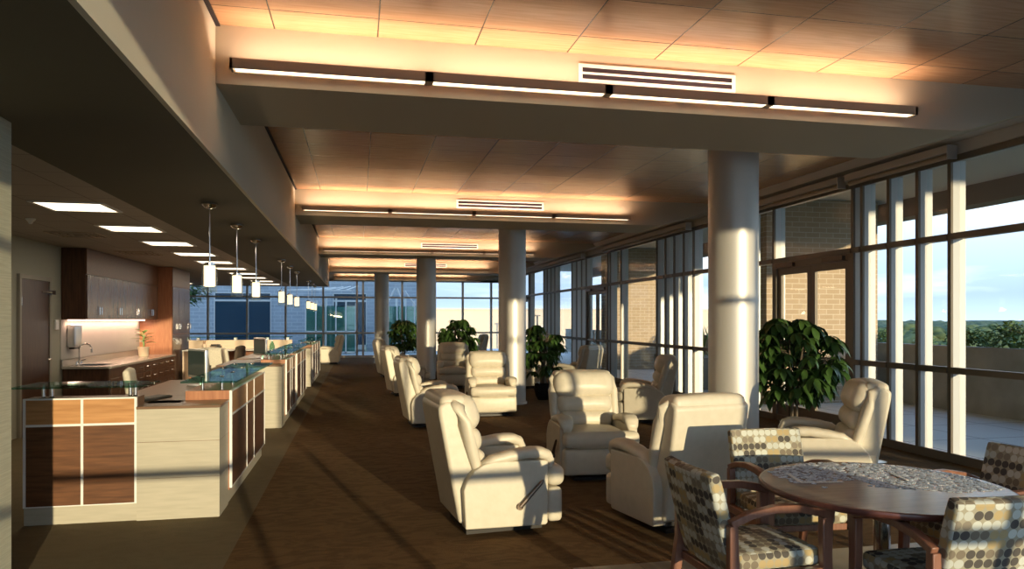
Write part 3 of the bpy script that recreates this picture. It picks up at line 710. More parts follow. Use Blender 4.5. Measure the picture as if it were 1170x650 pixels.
# ------------------------------------------------------------------ recliners
mat('leather_seam', (.45, .40, .32), .6)
def make_recliner():
    t = thing('recliner', 'x', 'recliner', (0, 0, 0), 0, 'cream leather recliners')
    b = MB()
    b.box(-.30, .30, -.26, -.22, 0, .03).box(-.30, .30, .22, .26, 0, .03).box(-.30, -.26, -.22, .22, 0, .03).box(.26, .30, -.22, .22, 0, .03)
    b.box(-.25, .25, -.24, .24, .035, .075)
    b.build('base_frame', 'dark_metal', t, smooth=False)
    MB().rbox((.02, 0, .20), (.30, .29, .125), .02).build('seat_box', 'leather', t)
    for s in (-1, 1):
        prof = [(-.34, .075), (.28, .06), (.295, .075), (.30, .53), (.285, .545), (-.12, .555), (-.20, .54), (-.27, .50), (-.33, .43), (-.355, .36)]
        y0, y1 = (s * .285, s * .40)
        p = MB().prism(prof, min(y0, y1), max(y0, y1), 'y').build('arm_panel', 'leather', t, bevel=.02, bseg=4)
        # stitched arm pad, rolled over at the front
        pts = []
        MBp = MB()
        P = [(-.20, .515), (-.12, .56), (0, .582), (.14, .598), (.24, .598), (.30, .578), (.328, .53), (.325, .485)]
        wv = [.035, .050, .055, .058, .060, .056, .046, .030]
        seg = 16; vs = []; fs = []
        # resample
        Q = []; W = []
        for i in range(len(P) - 1):
            for k in range(4):
                f_ = k / 4; Q.append((P[i][0] * (1 - f_) + P[i + 1][0] * f_, P[i][1] * (1 - f_) + P[i + 1][1] * f_)); W.append(wv[i] * (1 - f_) + wv[i + 1] * f_)
        Q.append(P[-1]); W.append(wv[-1])
        for i, (px, pz) in enumerate(Q):
            a = Q[max(i - 1, 0)]; c = Q[min(i + 1, len(Q) - 1)]; dx, dz = c[0] - a[0], c[1] - a[1]; l = math.hypot(dx, dz); nx, nz = -dz / l, dx / l
            for k in range(seg):
                th_ = 2 * math.pi * k / seg
                cw_, sw_ = math.cos(th_), math.sin(th_)
                sg_ = lambda q: math.copysign(abs(q) ** .75, q)
                puck = 1 + .035 * math.sin(i * 1.9)
                yy = s * .335 + sg_(cw_) * (W[i] * 1.32); h_ = sg_(sw_) * W[i] * .75 * puck
                vs.append((px + nx * h_, yy, pz + nz * h_))
        for i in range(len(Q) - 1):
            for k in range(seg):
                k2 = (k + 1) % seg; fs.append((i * seg + k, i * seg + k2, (i + 1) * seg + k2, (i + 1) * seg + k))
        fs.append(tuple(range(seg))[::-1]); fs.append(tuple((len(Q) - 1) * seg + k for k in range(seg)))
        MB().add(vs, fs).build('armrest', 'leather', t, angle=60)
    MB().rbox((.12, 0, .40), (.31, .275, .085), .06, bulge=(.02, 0, .03), n=4).build('seat_cushion', 'leather', t, angle=80)
    MB().rbox((.375, 0, .415), (.068, .385, .075), .05, bulge=(.02, 0, .01), n=4).build('seat_front', 'leather', t, angle=80)
    MB().rbox((.365, 0, .20), (.058, .385, .130), .035, bulge=(.015, 0, 0), n=4).build('footrest', 'leather', t, angle=80)
    # back shell
    prof = [(-.37, .10), (-.345, .10), (-.20, .12), (-.185, .40), (-.25, .66), (-.34, .95), (-.40, 1.0), (-.47, 1.005), (-.525, .965), (-.52, .90)]
    MB().prism(prof, -.325, .325, 'y').build('back_shell', 'leather', t, bevel=.028, bseg=4)
    for s in (-1, 1):   # wings along both sides of the back
        MB().tube([(-.215, s * .325, .42), (-.27, s * .335, .62), (-.335, s * .335, .84), (-.37, s * .325, .95), (-.42, s * .30, .99)], [.035, .045, .05, .045, .03], 12).build('back_wing', 'leather', t, angle=80)
    def cushion(name, cx, cz, hx, hz, lean, bg, hy=.30):
        T = Matrix.Rotation(-lean, 3, 'Y')
        MB().rbox((cx, 0, cz), (hx, hy, hz), min(hx, hz) * .85, n=5, bulge=bg, T=T, mid=6).build(name, 'leather', t, angle=80)
    cushion('headrest', -.325, .895, .115, .14, .36, (.02, .008, .01), .32)
    cushion('lumbar_cushion', -.275, .695, .09, .098, .25, (.025, 0, 0))
    cushion('lower_back_cushion', -.225, .535, .08, .09, .2, (.015, 0, 0), .29)
    MB().rbox((-.41, 0, .985), (.10, .315, .055), .045, n=4, bulge=(0, 0, .015)).build('top_roll', 'leather', t, angle=80)
    h = MB().tube([(.07, -.402, .215), (.07, -.425, .215)], [.026, .024], 14).tube([(.07, -.42, .215), (.15, -.425, .30), (.235, -.425, .385), (.25, -.425, .40)], [.018, .015, .013, .009], 10)
    part_label(h.build('lever', 'bronze', t), 'dark recline lever')
    return t
RC = [ # x, y, facing degrees, label
    (1.06, 5.62, 6, 'large cream recliner in the left foreground turned right, side lever in view'),
    (2.37, 7.18, -93, 'cream recliner facing the camera in the middle of the room, light bands on its back'),
    (2.46, 5.38, 99, 'cream recliner seen from behind with a chair shadow on its back, beside the puzzle table'),
    (4.24, 6.0, 152, 'cream recliner facing left between the puzzle table and the windows'),
    (4.40, 10.75, 160, 'cream recliner facing left by the windows, just left of the nearest column'),
    (2.20, 12.1, -92, 'cream recliner facing the camera in front of the second column'),
    (2.22, 17.0, -94, 'cream recliner facing the camera with leaf shadows, in front of a plant'),
    (1.08, 11.05, 5, 'second cream recliner of the aisle row, behind the large foreground one'),
    (1.02, 15.6, 8, 'third cream recliner of the aisle row'),
    (.95, 20.6, 8, 'farthest cream recliner of the aisle row'),
    (-1.0, 26.9, 180, 'lone cream recliner turned left at the far end near the last reception desk'),
    (4.72, 15.35, 132, 'cream recliner by the windows showing its striped back, right of the potted tree'),
    (4.35, 27.4, 180, 'distant cream recliner in shade near the far end windows'),
    (4.2, 21.6, 178, 'distant sunlit cream recliner seen left of the second column'),
    (3.85, 16.6, 180, 'distant cream recliner half hidden behind the potted tree beside the second column'),
]
rec = make_recliner()
for i, (x, y, a, lab) in enumerate(RC):
    o = rec if i == 0 else copy_tree(rec)
    o.location = (x, y, 0); o.rotation_euler = (0, 0, rad(a)); o['label'] = lab

# ------------------------------------------------------------------ guest chairs and puzzle table
def make_guest_chair():
    t = thing('guest_chair', 'x', 'chair', (0, 0, 0), 0, 'dotted armchairs around the puzzle table')
    MB().rbox((.02, 0, .42), (.255, .235, .045), .03, bulge=(0, 0, .02), n=3).build('seat', 'dot_fabric', t, uv=True, angle=80)
    # gently curved upholstered back
    vs = []; fs = []; ny, nz = 12, 10
    def P(u, v, side):
        z = .36 + .50 * v; x = -.20 - .13 * v - .02 * (1 - (2 * u - 1) ** 2) ; y = (-.245 + .49 * u) * (1 + .02 * v)
        th_ = .034 * (1 - .2 * (2 * v - 1) ** 4)
        return (x + side * th_, y, z + side * .008)
    for side in (1, -1):
        for i in range(ny + 1):
            for j in range(nz + 1): vs.append(P(i / ny, j / nz, side))
    n1 = (ny + 1) * (nz + 1)
    for i in range(ny):
        for j in range(nz):
            a = i * (nz + 1) + j; q = (a, a + nz + 1, a + nz + 2, a + 1); fs.append(q); fs.append(tuple(k + n1 for k in q[::-1]))
    for j in range(nz):
        fs.append((j, j + 1, j + 1 + n1, j + n1)); a = ny * (nz + 1) + j; fs.append((a + 1, a, a + n1, a + 1 + n1))
    for i in range(ny):
        a = i * (nz + 1); b = a + nz + 1; fs.append((b, a, a + n1, b + n1)); a += nz; b += nz; fs.append((a, b, b + n1, a + n1))
    MB().add(vs, fs).build('backrest', 'dot_fabric', t, uv=True, bevel=.015, bseg=3, angle=60)
    for s in (-1, 1):
        y = s * .268
        def bar(pts, ws, name):
            """flat wooden bar in the plane y, pts in (x,z)"""
            vs = []; fs = []; n = len(pts)
            for i, (px, pz) in enumerate(pts):
                a = pts[max(i - 1, 0)]; c = pts[min(i + 1, n - 1)]; dx, dz = c[0] - a[0], c[1] - a[1]; l = math.hypot(dx, dz); nx, nz_ = -dz / l, dx / l
                for (su, sv) in ((1, 1), (1, -1), (-1, -1), (-1, 1)):
                    vs.append((px + nx * ws[i] * su, y + sv * .021, pz + nz_ * ws[i] * su))
            for i in range(n - 1):
                for k in range(4):
                    k2 = (k + 1) % 4; fs.append((i * 4 + k, i * 4 + k2, (i + 1) * 4 + k2, (i + 1) * 4 + k))
            fs.append((3, 2, 1, 0)); fs.append(tuple((n - 1) * 4 + k for k in range(4)))
            return MB().add(vs, fs).build(name, 'wood_chair', t, bevel=.005)
        bar([(-.26, .625), (-.15, .665), (-.02, .685), (.12, .68), (.24, .655), (.30, .635)], [.018, .018, .019, .02, .022, .022], 'arm')
        bar([(.285, .0), (.272, .25), (.262, .45), (.265, .63)], [.02, .024, .027, .03], 'leg')
        bar([(-.33, .0), (-.27, .25), (-.245, .42), (-.25, .62)], [.02, .024, .026, .022], 'leg')
        bar([(-.25, .36), (.26, .36)], [.025, .025], 'side_rail')
    MB().box(.225, .25, -.246, .246, .335, .375).build('front_rail', 'wood_chair', t, bevel=.004)
    MB().box(-.25, -.225, -.246, .246, .30, .345).build('rear_rail', 'wood_chair', t, bevel=.004)
    return t
GC = [(1.98, 3.42, 2, 'dotted armchair at the left of the puzzle table, dark back towards the camera'),
      (2.66, 4.10, -94, 'dotted armchair behind the puzzle table with its sunlit backrest facing the camera'),
      (2.65, 2.85, 88, 'sunlit dotted armchair in the near right corner, seen from behind'),
      (3.42, 3.42, 181, 'shaded dotted armchair at the right edge beyond the puzzle table')]
gch = make_guest_chair()
for i, (x, y, a, lab) in enumerate(GC):
    o = gch if i == 0 else copy_tree(gch)
    o.location = (x, y, 0); o.rotation_euler = (0, 0, rad(a)); o['label'] = lab
TX, TY, TZt = 2.66, 3.27, .745
tb = thing('round_table', 'round dark wood table covered with puzzle pieces', 'table', (TX, TY, 0))
tp = [(.54, -.03), (.592, -.03), (.592, 0)]
MB().lathe([(.545, -.031), (.545, -.038), (.588, -.034), (.604, -.022), (.606, -.012), (.603, -.003), (.5925, .0002), (.5925, -.031)], (0, 0, TZt), 96).build('table_edge', 'wood_edge', tb, angle=50)
MB().lathe(tp, (0, 0, TZt), 96).build('tabletop', 'wood_table', tb)
MB().lathe([(.04, .03), (.04, .68)], (0, 0, 0), 32).build('pedestal', 'chrome', tb)
MB().lathe([(.28, 0), (.28, .012), (.05, .03)], (0, 0, 0), 48).build('base_plate', 'chrome', tb)
MB().lathe([(.045, .68), (.16, .70), (.16, .706)], (0, 0, 0), 24).build('mount_plate', 'dark_metal', tb)
# puzzle pieces
def piece_mesh(seed):
    r = random.Random(seed); b = MB(); s = .0085; pts = []
    for side in range(4):
        c = [(-s, -s), (s, -s), (s, s), (-s, s)]; a = Vector(c[side]); e = Vector(c[(side + 1) % 4]); d = (e - a); n = Vector((d.y, -d.x)).normalized()
        k = r.choice([1, -1]) * .0042
        pts += [a, a + d * .38, a + d * .34 + n * k, a + d * .5 + n * k * 1.35, a + d * .66 + n * k, a + d * .62]
    return pts
variants = []
for sd_ in range(6):
    o = MB().prism([tuple(p) for p in piece_mesh(sd_)], 0, .0025, 'z').build('puzzle_piece', 'puzzle_card', None, smooth=False)
    variants.append(o.data); bpy.data.objects.remove(o)
def in_region(x, y):
    # the loose pieces lie in a wide sweep over the far and right parts of the top
    r = math.hypot(x, y)
    if r > .56: return False
    if -.33 < x < -.05 and -.02 < y < .12: return False
    if .14 < x < .24 and .0 < y < .30: return R.random() < .25
    lim = -.02 - .22 * max(0, min(1, (x + .1) / .35))
    if x < -.42: return False
    return y > lim and (x > -.35 or y > .12)
occ = set(); pieces = []
tries = 0
while len(pieces) < 880 and tries < 60000:
    tries += 1
    x = R.uniform(-.56, .56); y = R.uniform(-.56, .56)
    if not in_region(x, y): continue
    c = (round(x / .021), round(y / .021))
    if c in occ: continue
    occ.add(c); pieces.append((c[0] * .021 + R.uniform(-.002, .002), c[1] * .021 + R.uniform(-.002, .002)))
pieces.sort(key=lambda p: (p[1] + .2 * p[0]))
for i, (x, y) in enumerate(pieces[:300]):
    o = bpy.data.objects.new('puzzle_piece', variants[i % 6]); COL.objects.link(o)
    o.location = (TX + x, TY + y, TZt + .0003); o.rotation_euler = (0, 0, R.uniform(0, 6.28))
    tag(o, 'loose grey-blue jigsaw piece lying on the round table', 'puzzle piece', 'loose jigsaw pieces on the round table')
b = MB()
for (x, y) in pieces[300:]:
    pts = piece_mesh(R.randrange(6)); a = R.uniform(0, 6.28); ca, sa = math.cos(a), math.sin(a)
    b.X = Matrix.Translation((TX + x, TY + y, TZt + .0003)); b.prism([(p.x * ca - p.y * sa, p.x * sa + p.y * ca) for p in pts], 0, .0025, 'z')
tag(b.build('puzzle_pieces', 'puzzle_card', smooth=False), 'spread of many small jigsaw pieces over the far half of the round table', 'puzzle pieces', 'loose jigsaw pieces on the round table', 'stuff')
b = MB()
for k in range(11): b.box(-.40 + k * .021, -.3805 + k * .021, .10 - k * .003, .1195 - k * .003, 0, .0025)
for k in range(9): b.box(-.40 + .006 * k, -.3805 + .006 * k, .121 + k * .021, .1405 + k * .021, 0, .0025)
for k in range(8): b.box(.18 + .005 * k, .1995 + .005 * k, .04 + k * .021, .0595 + k * .021, 0, .0025)
o = tag(b.build('puzzle_border', 'white_plastic', smooth=False), 'joined pale edge pieces of the unfinished jigsaw', 'puzzle')
o.location = (TX, TY, TZt + .003)

# ------------------------------------------------------------------ potted plants
def leaf(b, base, dirv, length, width, droop):
    d = Vector(dirv).normalized(); side = d.cross(Vector((0, 0, 1)))
    if side.length < .01: side = Vector((1, 0, 0))
    side.normalize(); p = Vector(base); n = 5; vs = []; fs = []
    prof = [.12, .75, 1.0, .7, .05]
    for i in range(n):
        if i: 
            d = (d + Vector((0, 0, -droop))).normalized(); p = p + d * length / (n - 1)
        wv = width * prof[i]; up = side.cross(d).normalized()
        vs += [tuple(p - side * wv + up * wv * .25), tuple(p), tuple(p + side * wv + up * wv * .25)]
    for i in range(n - 1):
        a = i * 3; fs += [(a, a + 1, a + 4, a + 3), (a + 1, a + 2, a + 5, a + 4)]
    b.add(vs, fs)
def money_tree(x, y, h, spread, label, seed, nclus=75, pot_h=.34, pot_r=.17, zmin=.55):
    r = random.Random(seed)
    t = thing('potted_tree', label, 'potted plant', (x, y, 0), 0, 'potted money trees')
    MB().lathe([(pot_r * .62, 0), (pot_r * .9, pot_h * .25), (pot_r * 1.08, pot_h * .6), (pot_r, pot_h * .93), (pot_r * 1.04, pot_h), (pot_r * .93, pot_h), (pot_r * .9, pot_h - .03)], (0, 0, 0), 28).build('pot', 'pot_black', t)
    MB().lathe([(pot_r * .88, pot_h - .045), (pot_r * .5, pot_h - .03)], (0, 0, 0), 20).build('soil', 'soil', t)
    st = MB(); tips = []
    for k in range(5):
        a = k * 1.256; ex = spread * .30 * math.cos(a); ey = spread * .30 * math.sin(a); hh = h * r.uniform(.70, .88)
        pts = [(.05 * math.cos(a), .05 * math.sin(a), pot_h - .05), (ex * .25, ey * .25, hh * .5), (ex * .7, ey * .7, hh * .8), (ex, ey, hh)]
        st.tube(pts, [.017, .014, .011, .007], 6); tips.append(pts)
    fo = MB()
    for k in range(nclus):
        # points through a tall rounded crown
        u = r.random() ** .8; z = zmin + (h - .12 - zmin) * u
        q = (z - zmin) / (h - zmin)
        rr = spread * (.62 + .38 * math.sin(math.pi * min(1, q * 1.05 + .05))) * math.sqrt(r.uniform(.15, 1)) * (1 if q < .75 else (1 - (q - .75) * 2.2))
        a = r.uniform(0, 2 * math.pi); p = Vector((rr * math.cos(a), rr * math.sin(a), z))
        root = Vector((rr * .25 * math.cos(a), rr * .25 * math.sin(a), z - .10))
        st.tube([tuple(root), tuple(p)], [.005, .003], 4, caps=False)
        nl = r.randint(6, 8); L0 = r.uniform(.17, .26)
        for j in range(nl):
            b = j * 2 * math.pi / nl + r.uniform(-.2, .2)
            leaf(fo, tuple(p), (math.cos(b), math.sin(b), r.uniform(-.1, .35)), L0 * r.uniform(.8, 1.15), L0 * .18, r.uniform(.3, .6))
    st.build('stems', 'trunk', t); fo.build('foliage', 'leaf', t)
    return t
money_tree(5.27, 8.02, 1.74, .54, 'tall leafy potted tree right of the nearest column, beside the glass doors', 3, 165, zmin=.62)
money_tree(3.62, 14.0, 1.64, .40, 'leafy tree in a glossy black pot right of the second column', 5, 75)
money_tree(2.72, 19.9, 1.72, .50, 'leafy potted tree between the second and third columns', 8, 125)
money_tree(1.56, 25.6, 1.72, .50, 'leafy potted tree just left of the third column', 11, 120)
t = thing('potted_plant', 'small bright green rubber plant in a pale pot on the counter', 'potted plant', (-4.16, 15.55, .866))
MB().lathe([(.075, 0), (.09, .02), (.10, .17), (.11, .17), (.11, .19), (.095, .19)], (0, 0, 0), 24).build('pot', 'terracotta_pale', t)
b = MB(); s_ = MB()
for k in range(13):
    a = k * 2.4; z = .26 + .02 * k; s_.tube([(0, 0, .17), (.02 * math.cos(a), .02 * math.sin(a), z)], [.006, .004], 5)
    leaf(b, (.02 * math.cos(a), .02 * math.sin(a), z), (math.cos(a), math.sin(a), .35 + .02 * k), .23 - .004 * k, .045, .12)
s_.build('stems', 'leaf_bright', t); b.build('foliage', 'leaf_bright', t)

# ------------------------------------------------------------------ task chairs, monitors and desk things
mat('cream_fabric', (.56, .52, .42), .85); noise_mix(M['cream_fabric'], (.50, .46, .37), (.60, .56, .46), sc=60)
mat('dark_fabric', (.07, .05, .035), .8)
def task_chair(x, y, a, label, fabric='cream_fabric', z=0, sc=1.0):
    t = thing('task_chair', label, 'office chair', (x, y, z), rad(a), 'task chairs behind the reception desks')
    T = Matrix.Rotation(-.15, 3, 'Y')
    MB().rbox((-.24, 0, .80), (.035, .23, .27), .034, n=4, bulge=(.01, .015, .02), T=T, mid=6).build('backrest', fabric, t, angle=80)
    MB().rbox((0, 0, .47), (.24, .24, .045), .04, n=4, bulge=(0, 0, .015)).build('seat', fabric, t, angle=80)
    MB().tube([(0, 0, .42), (-.22, 0, .40), (-.27, 0, .55), (-.275, 0, .75)], .02, 8).build('back_bracket', 'black_plastic', t)
    MB().tube([(0, 0, .08), (0, 0, .42)], .025, 10).build('gas_column', 'dark_metal', t)
    b = MB()
    for k in range(5):
        q = k * 1.2566; b.tube([(0, 0, .10), (.27 * math.cos(q), .27 * math.sin(q), .065)], [.022, .014], 8)
    b.build('star_base', 'black_plastic', t)
    for k in range(5):
        q = k * 1.2566; cx, cy_ = .28 * math.cos(q), .28 * math.sin(q)
        MB().tube([(cx - .02, cy_, .03), (cx + .02, cy_, .03)], .029, 10).build('caster', 'black_plastic', t)
    for s in (-1, 1):
        MB().tube([(.0, s * .23, .45), (.0, s * .28, .5), (-.02, s * .28, .66)], .012, 8).rbox((0, s * .28, .67), (.11, .035, .014), .012).build('armrest', 'black_plastic', t)
task_chair(-2.12, 8.45, 8, 'pale task chair behind the nearest reception desk')
task_chair(-2.7, 14.6, 92, 'large pale task chair seen from behind, at the cross partition work surface')
task_chair(-2.12, 12.3, 5, 'pale task chair behind the second reception desk')
task_chair(-2.1, 14.0, 15, 'small pale task chair behind the third desk, next to the dark one')
task_chair(-2.55, 15.2, 170, 'dark brown task chair behind the third reception desk', 'dark_fabric')
def monitor(x, y, a, z, label):
    t = thing('computer_monitor', label, 'monitor', (x, y, z), rad(a), 'desk monitors')
    MB().rbox((0, 0, .235), (.018, .21, .15), .012).build('housing', 'aluminium', t)
    MB().box(.0185, .021, -.19, .19, .11, .365).build('screen', 'screen', t)
    MB().tube([(-.03, 0, .015), (-.05, 0, .12), (-.02, 0, .2)], [.02, .018, .018], 8).build('stand', 'aluminium', t)
    MB().rbox((-.02, 0, .007), (.09, .11, .0065), .006).build('foot', 'aluminium', t)
monitor(-1.62, 8.0, 215, .909, 'silver monitor on the nearest reception desk')
monitor(-1.62, 12.9, 215, .909, 'silver monitor on the second reception desk')
k_ = thing('keyboard', 'black keyboard on the brown worktop beside the front block', 'keyboard', (-1.62, 6.95, .909), rad(70))
k_.location = (-1.75, 6.75, .909)
MB().rbox((0, 0, .01), (.21, .07, .009), .006).build('case', 'black_plastic', k_)
kb = MB()
for i in range(14):
    for j in range(5): kb.box(-.195 + i * .028, -.172 + i * .028, -.058 + j * .024, -.039 + j * .024, .019, .024)
kb.build('keys', 'dark_metal', k_, smooth=False)
pc = thing('pencil_cup', 'small tan cup holding red pencils on the back work surface', 'pencil cup', (-3.35, 17.2, .931))
MB().lathe([(.04, 0), (.045, .12), (.04, .12), (.036, .02)], (0, 0, 0), 16).build('cup', 'wood_light', pc)
MB().tube([(0, 0, .03), (.02, .01, .2)], .006, 6).tube([(0, .01, .03), (-.02, -.01, .19)], .006, 6).build('pencils', 'red_brown', pc)
ph = thing('desk_phone', 'small dark telephone on the back work surface beside the pencil cup', 'telephone', (-3.1, 17.2, .931))
MB().prism([(-.1, 0), (.1, 0), (.1, .09), (-.1, .03)], -.1, .1, 'y').build('body', 'black_plastic', ph, bevel=.006)
MB().rbox((0, -.07, .10), (.1, .025, .02), .015).build('handset', 'black_plastic', ph)
wb_ = thing('water_bottle', 'tall clear bottle on the third desk worktop beside the ledge', 'bottle', (-1.62, 14.6, .909))
MB().lathe([(.05, 0), (.052, .18), (.03, .24), (.018, .27)], (0, 0, 0), 18).build('bottle', 'ledge_glass', wb_)
MB().lathe([(.02, .27), (.02, .30)], (0, 0, 0), 12).build('cap', 'white_plastic', wb_)
so = tag(MB().lathe([(.11, .0005), (.11, .006), (.09, .009)], (5.7, 7.1, 0), 24).build('floor_outlet', 'aluminium'), 'round metal floor cover near the windows behind the right recliner', 'floor outlet')

# ------------------------------------------------------------------ outside: terrace, canopy, brick, buildings, trees
struct(bx('terrace', 'terrace_tile', XE + .2, 10.9, -12, 40, -.3, -.04))
struct(bx('terrace', 'terrace_tile', -12, XE + .2, -12, YS - .2, -.3, -.04))
struct(bx('terrace', 'terrace_tile', -12, XE + .2, YN + .2, 37.8, -.3, -.04))
struct(bx('parapet', 'parapet', 10.5, 10.75, -12, 36, -.04, 1.12))
struct(bx('planter', 'parapet', 11.6, 11.75, -12, 36, -.6, 1.05))
struct(bx('planter', 'soil', 10.75, 11.6, -12, 36, -.6, .95))
struct(bx('canopy_roof', 'canopy_white', XE + .26, 10.9, -2, 34, 3.95, 4.25))
struct(bx('canopy_roof', 'canopy_edge', 10.45, 10.9, -2, 34, 3.60, 3.949))
for k, (y, x0, x1) in enumerate(((12.6, 7.7, 10.15), (22.4, 7.9, 9.9))):
    tag(bx('brick_pier', 'brick_tan', x0, x1, y, y + .45, -.04, 3.94), ['tan brick pier outside the nearest glass doors', 'second tan brick pier farther along the terrace'][k], 'brick pier', 'terrace brick piers')
for (y0, y1, lab) in ((15.5, 17.6, 'pale concrete planter box on the terrace behind the nearest column'),):
    pl = thing('planter_box', lab, 'planter', (8.0, (y0 + y1) / 2, -.04))
    MB().box(-.5, .5, -1.0, 1.0, 0, .75).build('box', 'parapet', pl, bevel=.01)
    lv = MB(); r = random.Random(4)
    for k in range(90):
        a = r.uniform(0, 6.28); leaf(lv, (r.uniform(-.4, .4), r.uniform(-.9, .9), .74), (math.cos(a) * .4, math.sin(a) * .4, 1), r.uniform(.3, 1.0), .03, .05)
    lv.build('foliage', 'leaf_bright', pl)
def bush_mesh(seed, n=420, rx=.55, rz=.38, ls=.13):
    r = random.Random(seed); b = MB()
    for k in range(n):
        a = r.uniform(0, 6.28); u = r.uniform(-.3, 1); q = math.sqrt(max(0, 1 - u * u)); s = r.uniform(.55, 1)
        p = (rx * q * math.cos(a) * s, rx * q * math.sin(a) * s, rz * u * s + .3)
        leaf(b, p, (math.cos(a) + r.uniform(-.6, .6), math.sin(a) + r.uniform(-.6, .6), r.uniform(-.2, .9)), ls, ls * .33, .2)
    return b
b1 = bush_mesh(1).build('shrub', 'bush'); b2 = bush_mesh(2).build('shrub', 'leaf_bright')
bl = [(11.1, 11.3, .8, b1), (11.1, 10.2, 1.0, b1), (11.2, 12.5, .55, b2), (11.1, 9.2, 1.0, b1), (11.15, 13.5, .7, b1), (11.1, 14.9, .75, b2), (11.2, 6.4, 1.2, b1),
      (11.1, 17.5, 1.0, b1), (11.2, 20.0, 1.1, b1), (11.1, 24.0, 1.0, b2), (11.15, 28.0, 1.1, b1), (11.2, 5.0, 1.1, b2)]
desc = ['dense green shrub behind the parapet at the right edge', 'largest dense shrub behind the parapet near the right edge', 'light green shrub rising over the parapet between the narrow panes', 'green shrub behind the parapet just out to the right',
        'dark shrub behind the parapet beside the brick pier', 'bright shrub behind the parapet past the brick pier', 'broad shrub behind the parapet near the window corner', 'green shrub on the parapet seen beyond the nearest column',
        'round shrub on the parapet seen left of the nearest column', 'bright shrub on the parapet near the second brick pier', 'green shrub on the parapet far down the terrace', 'bright shrub behind the parapet closest to the camera']
used = set()
for i, (x, y, s, src) in enumerate(bl):
    o = src if src.name not in used else src.copy()
    if src.name in used: COL.objects.link(o)
    used.add(src.name)
    o.location = (x - .05, y, .92); o.scale = (s * .7, s, s); o.rotation_euler = (0, 0, i * 1.3)
    tag(o, desc[i], 'shrub', 'shrubs behind the terrace parapet')
# land below and distant trees
struct(MB().box(-400, 900, -300, 900, -12.5, -12).build('ground', 'ground', smooth=False))
def crown(seed, n=26):
    r = random.Random(seed); b = MB()
    for k in range(n):
        a = r.uniform(0, 6.28); q = r.uniform(0, 1) ** .6; z = r.uniform(4.5, 10.6); rr = 3.6 * math.sqrt(max(.05, 1 - ((z - 7) / 4.2) ** 2)) * q
        cx, cy_, rad_ = rr * math.cos(a), rr * math.sin(a), r.uniform(1.0, 1.9)
        vs = []; fs = []; nu, nv = 10, 6
        for j in range(nv + 1):
            for i in range(nu):
                t_ = math.pi * j / nv; p_ = 2 * math.pi * i / nu; w_ = rad_ * r.uniform(.75, 1.2)
                vs.append((cx + w_ * math.sin(t_) * math.cos(p_), cy_ + w_ * math.sin(t_) * math.sin(p_), z + w_ * .8 * math.cos(t_)))
        for j in range(nv):
            for i in range(nu):
                fs.append((j * nu + i, j * nu + (i + 1) % nu, (j + 1) * nu + (i + 1) % nu, (j + 1) * nu + i))
        b.add(vs, fs)
    return b
protos = []
for s_ in range(3):
    t = thing('tree', 'x', 'tree', (0, 0, -12), 0, 'trees in the landscape beyond the terrace')
    crown(20 + s_).build('foliage', 'tree_green', t, angle=180)
    MB().tube([(0, 0, 0), (.1, 0, 4), (0, 0, 7)], [.4, .3, .15], 8).build('trunk', 'trunk', t)
    protos.append(t)
r = random.Random(12); nplaced = 0; tpos = []
tmap = {p.name: kids(p) for p in protos}
for k in range(5000):
    if nplaced >= 210: break
    ang = rad(r.uniform(18, 56)); dist = 42 + 210 * r.random() ** 1.1
    x, y = dist * math.sin(ang), dist * math.cos(ang)
    if x < 18 or (y > 36 and x < 30) or (y > 66 and x < 56): continue
    if any((x - u) ** 2 + (y - v) ** 2 < 165 for u, v in tpos): continue
    tpos.append((x, y))
    p = protos[k % 3]
    if nplaced < 3: o = protos[nplaced]; 
    else:
        o = p.copy(); COL.objects.link(o)
        for c in tmap[p.name]:
            cc = c.copy(); COL.objects.link(cc); cc.parent = o
    nplaced += 1
    s = (13.4 - 100 / dist + r.uniform(-1.2, .2)) / 12.0
    o.location = (x, y, -12); o.scale = (s * 1.25, s * 1.25, s); o.rotation_euler = (0, 0, r.uniform(0, 6.28))
    o['label'] = 'distant rounded green tree in the woodland beyond the terrace parapet'
b = MB(); vs = []; fs = []; na, nd_ = 150, 26
for i in range(na + 1):
    for j in range(nd_ + 1):
        a = rad(16 + 44 * i / na); q = 262 + 170 * (j / nd_)
        vs.append((q * math.sin(a), q * math.cos(a), -.9 + 1.5 * j / nd_ + r.uniform(-1.6, 1.0) if 0 < j < nd_ else -12))
for i in range(na):
    for j in range(nd_): k = i * (nd_ + 1) + j; fs.append((k, k + 1, k + nd_ + 2, k + nd_ + 1))
tag(b.add(vs, fs).build('woodland', 'tree_green', angle=180), 'hazy green woodland reaching to the horizon beyond the parapet', 'woodland', None, 'stuff')
b = MB()
pts = []
for i in range(61):
    a = rad(-10 + i * 1.6); z = .1 + .9 * math.sin(i * .55) + .6 * math.sin(i * 1.7)
    pts.append((a, z))
vs = []; fs = []
for a, z in pts:
    vs += [(450 * math.sin(a), 450 * math.cos(a), -12), (520 * math.sin(a), 520 * math.cos(a), z + .6), (560 * math.sin(a), 560 * math.cos(a), -12)]
for i in range(60): fs += [(3 * i, 3 * i + 3, 3 * i + 4, 3 * i + 1), (3 * i + 1, 3 * i + 4, 3 * i + 5, 3 * i + 2)]
struct(b.add(vs, fs).build('hills', 'hills_blue'))
